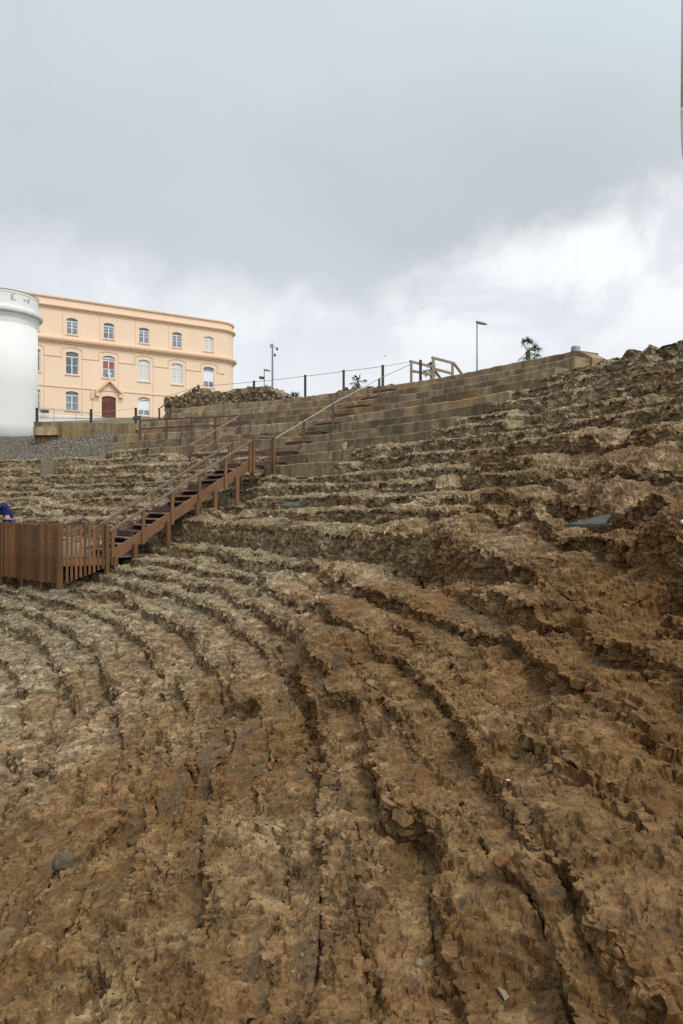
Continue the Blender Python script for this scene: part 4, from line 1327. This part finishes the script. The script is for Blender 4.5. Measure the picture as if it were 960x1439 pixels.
moulding('parapet_coping', [(-.32, 22.15), (.12, 22.15), (.16, 22.22), (.16, 22.34), (-.32, 22.36)])
moulding('cornice', [(-.02, 21.05), (.10, 21.08), (.14, 21.2), (.30, 21.26), (.32, 21.38), (-.02, 21.44)])
moulding('cornice', [(-.02, 17.35), (.14, 17.4), (.20, 17.55), (.40, 17.62), (.46, 17.78), (.46, 17.9), (-.02, 18.0)])
moulding('string_course', [(-.02, 12.66), (.07, 12.68), (.07, 12.80), (-.02, 12.83)])
moulding('plinth', [(-.02, 8.3), (.10, 8.3), (.10, 9.6), (-.02, 9.7)], 'curb')

# stepped hood mouldings over the middle windows, joined by a band
mb = MB(); hz = 15.95; pr = -.06
for i, d_ in enumerate(WIN_D):
    w = FLOORS[1][2] / 2 + .32
    top = arch(d_, 2 * w, 17.05, 10, .22)
    for (x0, z0), (x1, z1) in zip(top, top[1:]): mb.prism([(x0, z0), (x1, z1), (x1, z1 + .10), (x0, z0 + .10)], pr, .01)
    for sx in (-1, 1):
        xx = d_ + sx * (w + .05)
        mb.prism([(xx - .05, hz), (xx + .05, hz), (xx + .05, 16.93), (xx - .05, 16.93)], pr, .01)
    nx_ = WIN_D[i + 1] - w - .1 if i < len(WIN_D) - 1 else d_ + w + 1.0
    mb.prism([(d_ + w + .1, hz), (nx_, hz), (nx_, hz + .10), (d_ + w + .1, hz + .10)], pr, .01)
mb.build('hood_moulding', M['peach_trim'], bld, fix=True)
# shallow pilaster strips beside the windows of every storey
for i, d_ in enumerate(WIN_D[:-1]):
    for za, zb, off in ((18.05, 21.0, -.98), (12.9, 15.9, 1.05), (9.75, 12.6, 1.05)):
        if za < 10 and d_ == DOOR_D: continue
        mb = MB(); mb.prism([(d_ + off - .035, za), (d_ + off + .035, za), (d_ + off + .035, zb), (d_ + off - .035, zb)], -.035, .01)
        mb.build('pilaster_strip', M['peach_trim'], bld, fix=True)

KIND = {2: ['glass_dark', 'glass_dark', 'glass_dark', 'glass_mid', 'glass_mid', 'glass_mid', 'glass_mid', 'curtain'],
        1: ['glass_dark', 'glass_dark', 'glass_dark', 'glass_dark', 'curtain_red', 'curtain', 'curtain', 'blind'],
        0: ['glass_dark', 'glass_dark', 'glass_mid', 'glass_mid', None, 'blind', 'blind', 'blind']}
for fl, d_, w, z0, z1 in OPEN:
    if fl == 0 and d_ == DOOR_D: continue
    k = KIND[fl][WIN_D.index(d_)]
    f = MB(); t = .075
    zi = z1 - ARC * .9
    f.box(d_ - w / 2 + .004, d_ - w / 2 + t, .14, .22, z0 + .004, zi); f.box(d_ + w / 2 - t, d_ + w / 2 - .004, .14, .22, z0 + .004, zi)
    f.box(d_ - w / 2 + t, d_ + w / 2 - t, .14, .22, z0 + .004, z0 + t + .02)
    f.box(d_ - .045, d_ + .045, .135, .215, z0 + t + .02, z0 + (z1 - z0) * .76)
    f.box(d_ - w / 2 + t, d_ + w / 2 - t, .13, .21, z0 + (z1 - z0) * .76, z0 + (z1 - z0) * .76 + .09)
    f.box(d_ - w / 2 + t, d_ - .045, .15, .20, z0 + (z1 - z0) * .40, z0 + (z1 - z0) * .40 + .05)
    f.box(d_ + .045, d_ + w / 2 - t, .15, .20, z0 + (z1 - z0) * .40, z0 + (z1 - z0) * .40 + .05)
    if fl == 2 and k == 'glass_mid':
        f.box(d_ - w / 2 + t, d_ - .045, .15, .20, z0 + (z1 - z0) * .60, z0 + (z1 - z0) * .60 + .04); f.box(d_ + .045, d_ + w / 2 - t, .15, .20, z0 + (z1 - z0) * .60, z0 + (z1 - z0) * .60 + .04)
    wo = f.build('window', M['white_trim'], bld)
    g_ = MB(); g_.prism([(d_ - w / 2 + .01, z0 + .01)] + [(d_ + w / 2 - .01, z0 + .01)] + list(reversed([(a, b - .01) for a, b in arch(d_, w - .02, z1)])), .175, .19)
    zc = z0 + (z1 - z0) * .42
    g_.build('pane', M['glass_mid'] if k in ('blind', 'curtain_red') else M[k], wo, fix=True)
    # blinds and curtains hang just in front of the dark glass inside the frame
    if k == 'blind' or k == 'curtain_red':
        c = MB(); c.box(d_ - w / 2 + t, d_ - .05, .160, .172, z0 + (z1 - z0) * (.30 if k == 'blind' else .44), z0 + (z1 - z0) * .755); c.box(d_ + .05, d_ + w / 2 - t, .160, .172, z0 + (z1 - z0) * (.30 if k == 'blind' else .44), z0 + (z1 - z0) * .755)
        c.build('blind', M['blind'] if k == 'blind' else M['curtain_red'], wo)
    if k == 'curtain_red' or (fl == 1 and k == 'curtain') or (fl == 0 and k == 'blind'):
        c = MB(); c.box(d_ - w / 2 + t, d_ + w / 2 - t, .160, .172, z0 + (z1 - z0) * .87, zi - .002); c.build('transom_blind', M['blind'], wo)
    elif k != 'blind' and k != 'curtain':
        c = MB(); c.box(d_ - w / 2 + t, d_ + w / 2 - t, .160, .172, z0 + (z1 - z0) * .86, zi - .002); c.build('transom_blind', M['blue_grey_blind'], wo)
    sl = MB(); sl.box(d_ - w / 2 - .10, d_ + w / 2 + .10, -.10, .13, z0 - .12, z0); sl.build('sill', M['peach_trim'], wo, bevel=.01)
dw = 1.55
dm = MB(); dm.prism([(DOOR_D - dw / 2, 8.4), (DOOR_D + dw / 2, 8.4)] + list(reversed(arch(DOOR_D, dw, 12.15))), .16, .24)
door = dm.build('door', M['door'], bld, fix=True); door['label'] = 'red-brown arched door under a pointed hood'
for sx in (-1, 1):
    for za, zb in ((8.6, 9.9), (10.1, 11.5)):
        pm = MB(); pm.box(DOOR_D + sx * .38 - .28, DOOR_D + sx * .38 + .28, .13, .165, za, zb); pm.build('door_panel', M['door'], door, bevel=.02)
hm = MB()
for sx in (-1, 1):
    q = [(DOOR_D, 14.05), (DOOR_D + sx * 1.45, 12.62), (DOOR_D + sx * 1.45, 12.32), (DOOR_D, 13.72)]
    hm.prism(q if sx > 0 else list(reversed(q)), -.42, .0)
    hm.prism([(DOOR_D + sx * 1.28 - .22, 12.0), (DOOR_D + sx * 1.28 + .22, 12.0), (DOOR_D + sx * 1.28 + .22, 12.40), (DOOR_D + sx * 1.28 - .22, 12.40)], -.38, .0)
hood = hm.build('door_hood', M['peach_trim'], bld, fix=True)
cm = MB(); cm.box(DOOR_D - .05, DOOR_D + .05, -.30, -.2, 14.0, 14.95); cm.box(DOOR_D - .26, DOOR_D + .26, -.295, -.205, 14.55, 14.65); cm.build('cross', M['white_trim'], hood)
lm = MB(); lm.box(2.1, 2.45, -.18, 0, 11.7, 12.5); lm.tube([(2.28, -.06, 11.7), (2.28, -.06, 10.4)], .03, 6); lm.build('junction_box', M['peach_trim'], bld, bevel=.03)
# cream curb wall and a vent in front
mb = MB()
c0, c1 = P(46, 588, 66), P(215, 590, 76)
mb.bar(c0 - Vector((0, 0, .55)), c1 - Vector((0, 0, .55)), .4, 1.1)
tag(mb.build('garden_wall', M['curb']), 'low cream wall standing between the wire fence and the peach building', 'wall')
mb = MB(); a = P(63, 578, 75.0); mb.frame_box(a, (.35, .22, 0), (-.04, .07, 0), (0, 0, .16))
for i in range(3): mb.frame_box(a + Vector((.02, -.1, -.09 + .09 * i)), (.32, .2, 0), (-.01, .015, 0), (0, 0, .02))
shift(mb, bld).build('wall_vent', M['dark_metal'], bld)

# ------------------------------------------------------------------ white round tower
tw = thing('white_tower', (-24.95, 52.0, 4.6 + EZ), 'white limewashed round tower with a moulded cornice', 'tower')
Rt = 2.55
tb = MB(); tb.lathe([(Rt + .05, -.3), (Rt + .03, 1.2), (Rt, 4.0), (Rt, 8.75)], n=72); tb.build('wall', M['white'], tw, smooth=True)
tb = MB(); tb.lathe([(Rt, 8.3), (Rt + .03, 8.7), (Rt + .12, 8.95), (Rt + .32, 9.05), (Rt + .36, 9.15), (Rt + .36, 9.32), (Rt + .12, 9.42), (Rt + .05, 9.5)], n=72); tb.build('cornice', M['white'], tw)
tb = MB(); tb.lathe([(Rt + .03, 9.45), (Rt + .03, 10.38), (Rt + .06, 10.40), (Rt + .06, 10.54), (Rt - .3, 10.58)], n=72); tb.build('parapet', M['white'], tw)
tb = MB(); tb.lathe([(Rt + .08, 10.545), (Rt + .08, 10.59)], n=72); tb.build('coping', M['mark'], tw)


def on_tower(px, py, r=Rt + .035):
    k = (px - PX) / F
    a, b, c = k * k + 1, -2 * (k * -24.95 + 52.0), 24.95 ** 2 + 52.0 ** 2 - r * r
    Y = (-b - sqrt(max(0, b * b - 4 * a * c))) / (2 * a)
    v = P(px, py, Y); return v


mk = MB()
for seg in ([(16, 414), (16, 422)], [(16, 414), (21, 413.5)], [(17, 418), (19, 416)], [(17, 419), (21, 422)], [(20, 422), (22, 421)], [(33, 421), (35, 423)], [(34, 424), (36, 421)], [(38, 422), (42, 421)], [(38, 424), (41, 426)], [(40, 421), (41, 425)]):
    mk.bar(on_tower(*seg[0]), on_tower(*seg[1]), .03, .03)
shift(mk, tw).build('scratched_marks', M['mark'], tw)

# ------------------------------------------------------------------ lamps, mast, palms, birds, pipe
def street_lamp(px, ptop, Y, zbase, label, arm=1, head=1.0):
    t = P(px, ptop, Y); b = Vector((t.x, Y, zbase + EZ))
    root = thing('street_lamp', b, label, 'street lamp')
    mb = MB(); mb.tube([b, b.lerp(t, .5), t - Vector((0, 0, .12))], [.10, .075, .055], 10); shift(mb, root).build('pole', M['lamp_grey'], root, smooth=True)
    q = t + Vector((arm * .30 * head, 0, -.10))
    mb = MB()
    prof = []
    n = 10
    for i in range(9):
        s_ = i / 8; w = .17 * head * sin(pi * min(1, .12 + s_ * .82)) ** .6; hgt = .14 * head * sin(pi * min(1, .15 + s_ * .8)) ** .6
        c = t + Vector((arm * (-.1 + 1.0 * s_) * head, 0, -.02 - .22 * s_ * head))
        for k in range(n):
            a = 2 * pi * k / n; mb.v.append(tuple(c + Vector((0, w * cos(a), hgt * sin(a)))))
    for i in range(8):
        for k in range(n):
            a, b2 = i * n + k, i * n + (k + 1) % n
            mb.f.append((a, b2, b2 + n, a + n)); mb.m.append(0)
    mb.f += [tuple(range(n)), tuple(reversed(range(8 * n, 9 * n)))]; mb.m += [0, 0]
    shift(mb, root).build('lamp_head', M['lamp_grey'], root, smooth=True, fix=True)
    return root, t


street_lamp(670.5, 452, 60, 6.2, 'tall single street lamp rising behind the top concrete tier', 1, .95)
rt, t = street_lamp(371.5, 519, 84, 8.4, 'small street lamp with two heads beside the camera mast', 1, .85)
mb = MB(); c = t + Vector((-.28, 0, -1.0)); mb.frame_box(c, (.32, 0, -.04), (0, .16, 0), (.02, 0, .14)); mb.bar(c + Vector((.1, 0, .1)), Vector((t.x, t.y, c.z + .1)), .06, .06)
shift(mb, rt).build('floodlight', M['dark_metal'], rt, bevel=.03)
t = P(383, 483, 80); b = Vector((t.x, 80, 8.4 + EZ))
root = thing('camera_mast', b, 'thin grey mast carrying surveillance cameras above the rubble wall', 'mast')
mb = MB(); mb.tube([b, t], [.13, .09], 10); shift(mb, root).build('pole', M['lamp_grey'], root)
mb = MB(); mb.bar(t - Vector((.02, 0, .3)), t + Vector((.5, 0, -.4)), .05, .05); mb.bar(t - Vector((0, 0, .95)), t + Vector((.26, 0, -1.15)), .05, .05); shift(mb, root).build('bracket', M['lamp_grey'], root)
for dx, dz, r_ in ((.53, -.62, .13), (.27, -1.32, .13)):
    mb = MB(); mb.lathe([(.03, .22), (r_ * .8, .12), (r_, 0), (r_ * .75, -r_ * .7), (.02, -r_)], t + Vector((dx, 0, dz)), 12); shift(mb, root).build('camera_dome', M['dark_metal'], root, smooth=True)
mb = MB(); mb.frame_box(t + Vector((-.15, -.1, -.25)), (.12, 0, 0), (0, .1, 0), (0, 0, .2)); shift(mb, root).build('cabinet', M['galv'], root, bevel=.02)


def palm(px, py, Y, rad, zbase, label, seed, squash=1.0):
    c = P(px, py, Y); b = Vector((c.x + .1, Y, zbase + EZ))
    root = thing('palm_tree', b, label, 'palm tree')
    rg = random.Random(seed)
    mb = MB()
    pts = []; n = 14
    for i in range(n + 1):
        t = i / n; q = b.lerp(c, t); pts.append(q + Vector((rg.uniform(-.02, .02), 0, 0)))
    mb.tube(pts, [(.20 - .06 * t / n + (.03 if t % 2 else 0)) * rad for t in range(n + 1)], 9); shift(mb, root).build('trunk', M['trunk'], root)
    mb = MB()
    for i in range(17):
        az = rg.uniform(0, 2 * pi); el = rg.uniform(-.9, 1.35)
        d_ = Vector((cos(az) * cos(el), sin(az) * cos(el), sin(el)))
        st = rad * rg.uniform(.50, .80); hub = c + d_ * st + Vector((0, 0, -.06 * rad))
        mb.tube([c, hub], .012 * rad + .006, 4, False)
        s_ = d_.cross(Vector((0, 0, 1))); s_ = s_.normalized() if s_.length > .01 else Vector((1, 0, 0))
        u = s_.cross(d_)
        tw_ = rg.uniform(-.8, .8); s2 = s_ * cos(tw_) + u * sin(tw_); nrm = s2.cross(d_)
        nl = 15
        for k in range(nl):
            a = (k / (nl - 1) - .5) * 3.6
            ln = rad * rg.uniform(.42, .56) * (1 - .25 * abs(a) / 1.8)
            ld = (d_ * cos(a) + s2 * sin(a)).normalized()
            w = .019 * rad + .006
            pd = ld.cross(nrm).normalized() * w
            m1 = hub + ld * ln * .55 + nrm * .03 * rad; e = hub + ld * ln + Vector((0, 0, -.20 * rad * abs(a) / 1.8 - .07 * rad)) 
            mb.add([hub - pd * .5, hub + pd * .5, m1 + pd, m1 - pd, e], [(0, 1, 2, 3), (3, 2, 4)])
    shift(mb, root).build('crown', M['palm'], root)
    # old hanging leaves
    return root


palm(742, 494, 60, 1.22, 6.2, 'palm tree with a ragged fan crown near the end of the top tier', 3)
palm(503, 536, 75, .98, 8.0, 'low palm crown showing just above the crest between the cable posts', 5)
palm(606, 519, 62, .80, 6.6, 'palm standing behind the pale timber landing railing', 9)


def bird(px, py, Y, sz, rz, label):
    c = P(px, py, Y); o = thing('bird', c, label, 'bird', rz=rz)
    mb = MB(); n = 8
    prof = [(.0, -.5, .005), (.0, -.32, .06), (0, -.05, .10), (0, .22, .08), (0, .38, .05), (0, .48, .045), (0, .56, .01)]
    mb.tube([Vector((0, y * sz, z_ if False else 0)) for _, y, z_ in prof], [q[2] * sz for q in prof], n); mb.build('body', M['bird'], o, smooth=True)
    for s_ in (-1, 1):
        mb = MB(); mb.v = [(s_ * .05 * sz, .12 * sz, .03 * sz), (s_ * .5 * sz, .22 * sz, .32 * sz), (s_ * 1.0 * sz, .0, .18 * sz), (s_ * .5 * sz, -.08 * sz, .30 * sz), (s_ * .05 * sz, -.18 * sz, .02 * sz)]
        mb.v += [(a, b_, c_ - .025 * sz) for a, b_, c_ in mb.v]
        mb.f = [(0, 1, 3, 4), (1, 2, 3), (9, 8, 6, 5), (8, 7, 6), (0, 5, 6, 1), (1, 6, 7, 2), (2, 7, 8, 3), (3, 8, 9, 4), (4, 9, 5, 0)]; mb.m = [0] * 9
        mb.build('wing', M['bird'], o, fix=True)


bird(541.5, 500.5, 62, .20, 1.2, 'dark bird in flight above the timber landing railing')
bird(594, 433, 80, .16, .3, 'tiny distant bird high in the sky over the landing')

def weed(px, py, Y, sz, z, label, seed):
    c = P(px, py, Y)
    if z is not None: c.z = z
    rg = random.Random(seed); mb = MB()
    for i in range(60):
        a = rg.uniform(0, 2 * pi); el = rg.uniform(.2, 1.4); ln = sz * rg.uniform(.4, 1.0)
        d_ = Vector((cos(a) * cos(el), sin(a) * cos(el), sin(el))); b0 = c + Vector((rg.uniform(-.4, .4) * sz, rg.uniform(-.3, .3) * sz, -.02))
        s_ = d_.cross(Vector((0, 0, 1))).normalized() * sz * .05; m_ = b0 + d_ * ln * .6; e = b0 + d_ * ln - Vector((0, 0, .15 * ln))
        mb.add([b0 - s_ * .5, b0 + s_ * .5, m_ + s_, m_ - s_, e], [(0, 1, 2, 3), (3, 2, 4)])
    tag(mb.build('weed', M['weed'], fix=False), label, 'plant')


weed(415, 557, 40.8, .45, None, 'green weed tuft growing on the crest between two cable posts', 1)
weed(236, 572, 42.3, .5, None, 'green weed tuft rooted at the end of the rubble wall', 2)
q = P(112, 835, 21.2); weed(112, 835, 21.2, .22, ground_z(q.x, q.y), 'small green weed beside the concrete footing of the deck', 3)
q = P(60, 840, 20.8); weed(60, 840, 20.8, .16, ground_z(q.x, q.y), 'tiny weed on the rock below the slat fence', 4)

# pale pipe reaching into view
pr = P(958.7, 100, 5.0); cx = pr.x + .075
root = thing('hanging_pipe', (cx + 1.3, 5.2, ground_z(4.4, 5.4)), 'pale grey pipe with a rounded lower end hanging at the picture edge', 'pipe')
zt = 9.0
mb = MB(); mb.lathe([(.012, 0), (.05, .03), (.069, .10), (.076, .22), (.080, .40), (.082, .42)], (cx, 5.0, P(0, 236, 5).z), 24); shift(mb, root).build('pipe_end', M['pipe'], root, smooth=True)
mb = MB(); mb.lathe([(.078, 0), (.074, .8), (.072, zt - P(0, 152, 5).z)], (cx, 5.0, P(0, 152, 5).z), 24); shift(mb, root).build('pipe', M['pipe'], root, smooth=True)
mb = MB(); mb.bar((cx - .05, 5.0, zt), (cx + 1.35, 5.2, zt), .12, .12); shift(mb, root).build('arm', M['pipe'], root)
gz = ground_z(cx + 1.3, 5.2)
mb = MB(); mb.tube([(cx + 1.3, 5.2, gz - .3), (cx + 1.3, 5.2, zt)], .07, 12); shift(mb, root).build('post', M['pipe'], root)


# sheets laid over gaps in the rock
def slab(name, corners, t, mat, label, cat):
    mb = MB(); n = len(corners)
    mb.add(corners + [c - Vector((0, 0, t)) for c in corners], [tuple(range(n)), tuple(reversed(range(n, 2 * n)))] + [(i, i + n, (i + 1) % n + n, (i + 1) % n) for i in range(n)])
    return tag(mb.build(name, mat, fix=True), label, cat)


Ys = 9.6
slab('metal_sheet', [P(793, 737, Ys), P(850, 736, Ys - .2), P(859, 722, Ys + .4), P(838, 726, Ys + .4)], .035, M['sheet'], 'teal-grey sheet lying aslant over a dark gap in the rock', 'sheet')
Ys = 19.0
slab('metal_sheet', [P(394, 710, Ys), P(420, 711, Ys - .1), P(424, 705, Ys + .8), P(401, 705, Ys + .9)], .06, M['sheet'], 'small pale teal sheet resting on the rock below the staircase top', 'sheet')
q = P(957, 733, 7.4)
mb = MB(); mb.frame_box(q + Vector((.03, 0, 0)), (.03, 0, .006), (0, .02, 0), (-.004, 0, .02)); tag(mb.build('plastic_tag', M['white_trim'], bevel=.01), 'small white tag fixed to the boulder at the picture edge', 'tag')

# ------------------------------------------------------------------ sky and sun
SUN_EL, SUN_AZ = R(54), R(140)       # azimuth clockwise from +y (the view)
sd = Vector((sin(SUN_AZ) * cos(SUN_EL), cos(SUN_AZ) * cos(SUN_EL), sin(SUN_EL)))
sun = bpy.data.lights.new('sun', 'SUN'); sun.energy = 1.5; sun.angle = R(10); sun.color = (1.0, .96, .90)
so = bpy.data.objects.new('sun', sun); COL.objects.link(so)
so.rotation_euler = (-sd).to_track_quat('-Z', 'Y').to_euler(); so.location = (0, 0, 60)

w = bpy.data.worlds.new('World'); SC.world = w; w.use_nodes = True
nt = w.node_tree; nt.nodes.clear()
N = nt.nodes.new; Lk = nt.links.new
out = N('ShaderNodeOutputWorld'); add = N('ShaderNodeMixShader'); Lk(add.outputs[0], out.inputs[0])
sky = N('ShaderNodeTexSky'); sky.sky_type = 'NISHITA'; sky.sun_disc = False; sky.sun_elevation = SUN_EL; sky.sun_rotation = SUN_AZ
bg1 = N('ShaderNodeBackground'); bg1.inputs[1].default_value = .10; Lk(sky.outputs[0], bg1.inputs[0])
bg2 = N('ShaderNodeBackground'); bg2.inputs[1].default_value = 1.0
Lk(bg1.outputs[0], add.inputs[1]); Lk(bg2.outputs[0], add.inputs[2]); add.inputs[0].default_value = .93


def vm(op, a, b=None, clamp=False):
    x = N('ShaderNodeMath'); x.operation = op; x.use_clamp = clamp
    for s_, v in ((0, a), (1, b)):
        if v is None: continue
        if isinstance(v, (int, float)): x.inputs[s_].default_value = v
        else: Lk(v, x.inputs[s_])
    return x.outputs[0]


def mr(v, a, b, c=0.0, d=1.0, smooth=True):
    x = N('ShaderNodeMapRange'); x.interpolation_type = 'SMOOTHSTEP' if smooth else 'LINEAR'
    Lk(v, x.inputs[0]); x.inputs[1].default_value = a; x.inputs[2].default_value = b; x.inputs[3].default_value = c; x.inputs[4].default_value = d
    return x.outputs[0]


def cmix(f, a, b):
    x = N('ShaderNodeMix'); x.data_type = 'RGBA'
    if isinstance(f, float): x.inputs[0].default_value = f
    else: Lk(f, x.inputs[0])
    for s_, v in ((6, a), (7, b)):
        if isinstance(v, tuple): x.inputs[s_].default_value = (*v, 1)
        else: Lk(v, x.inputs[s_])
    return x.outputs[2]


tc = N('ShaderNodeTexCoord'); sp = N('ShaderNodeSeparateXYZ'); Lk(tc.outputs['Generated'], sp.inputs[0])
X, Y, Z = sp.outputs
# the cloud layer is flat overhead: divide by height
zz = vm('ADD', vm('MAXIMUM', Z, 0.0), .22)
cb = N('ShaderNodeCombineXYZ'); Lk(vm('DIVIDE', X, zz), cb.inputs[0]); Lk(vm('DIVIDE', Y, zz), cb.inputs[1]); cb.inputs[2].default_value = 3.3


def wn(scale, det, rough=.5, dist=0.0, co=None):
    x = N('ShaderNodeTexNoise'); x.inputs['Scale'].default_value = scale; x.inputs['Detail'].default_value = det; x.inputs['Roughness'].default_value = rough; x.inputs['Distortion'].default_value = dist
    Lk(co or cb.outputs[0], x.inputs['Vector']); return x.outputs['Fac']


nA = wn(1.5, 7, .55, .3); nB = wn(.9, 4, .5, .2); nC = wn(5.5, 8, .55, .5, tc.outputs['Generated'])
nW = wn(7.0, 8, .58, .35, tc.outputs['Generated'])
# edge of the dark cloud: lower in the middle, climbing towards +x
edge = vm('ADD', vm('MULTIPLY', vm('MAXIMUM', vm('SUBTRACT', X, .05), 0.0), .30), vm('MULTIPLY', vm('MAXIMUM', vm('MULTIPLY', vm('ADD', X, .12), -1.0), 0.0), .16))
edge = vm('ADD', edge, .285)
edge = vm('ADD', edge, vm('MULTIPLY', vm('SUBTRACT', nW, .5), .17))
h = vm('SUBTRACT', Z, edge)
dark = mr(h, -.035, .045)
# dark base lightens away from its lower edge
up = mr(h, .03, .30)
base = cmix(mr(nB, .35, .68), (.505, .545, .572), (.575, .618, .645))
base = cmix(vm('MULTIPLY', up, .75), base, cmix(mr(nA, .35, .65), (.575, .640, .670), (.645, .705, .73)))
teal = cmix(vm('MULTIPLY', mr(X, .05, .42), up), base, (.56, .65, .68))
low = cmix(mr(nC, .36, .54), (.72, .745, .785), (.93, .945, .97))
lowl = cmix(mr(X, -.35, .10), cmix(mr(nC, .42, .66), (.70, .73, .77), (.84, .86, .885)), low)
haze = cmix(mr(Z, .30, .12), lowl, (.79, .81, .845))
c = cmix(dark, haze, teal)
# thin bright cloud round the hidden sun
cm_ = N('ShaderNodeVectorMath'); cm_.operation = 'DOT_PRODUCT'; Lk(tc.outputs['Generated'], cm_.inputs[0]); cm_.inputs[1].default_value = sd
glow_and_dim = vm('MULTIPLY', mr(cm_.outputs['Value'], .05, 1.0, 1.0, 2.4), vm('SUBTRACT', 1.0, vm('MULTIPLY', vm('MULTIPLY', mr(Y, .45, -.1), mr(X, .15, -.5)), .22)))  # added dimming of the unseen sky behind, towards -x, to shade the risers
vs_ = N('ShaderNodeVectorMath'); vs_.operation = 'SCALE'; Lk(c, vs_.inputs[0]); Lk(glow_and_dim, vs_.inputs['Scale'])
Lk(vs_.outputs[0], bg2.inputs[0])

# ------------------------------------------------------------------ camera
cam = bpy.data.cameras.new('camera'); co_ = bpy.data.objects.new('camera', cam); COL.objects.link(co_)
co_.location = (0, 0, EZ); co_.rotation_euler = (pi / 2, 0, 0)
cam.sensor_fit = 'VERTICAL'; cam.sensor_height = 36; cam.sensor_width = 24; cam.lens = 36 * F / 1439
cam.shift_y = -(719.5 - PY) / 1439
cam.clip_end = 6000; cam.clip_start = .05
SC.camera = co_
vs = SC.view_settings; vs.view_transform = 'Standard'; vs.look = 'None'; vs.exposure = 0.15; vs.gamma = 1.0; vs.use_curve_mapping = False
SC.cycles.max_bounces = 6
SC.cycles.use_denoising = False
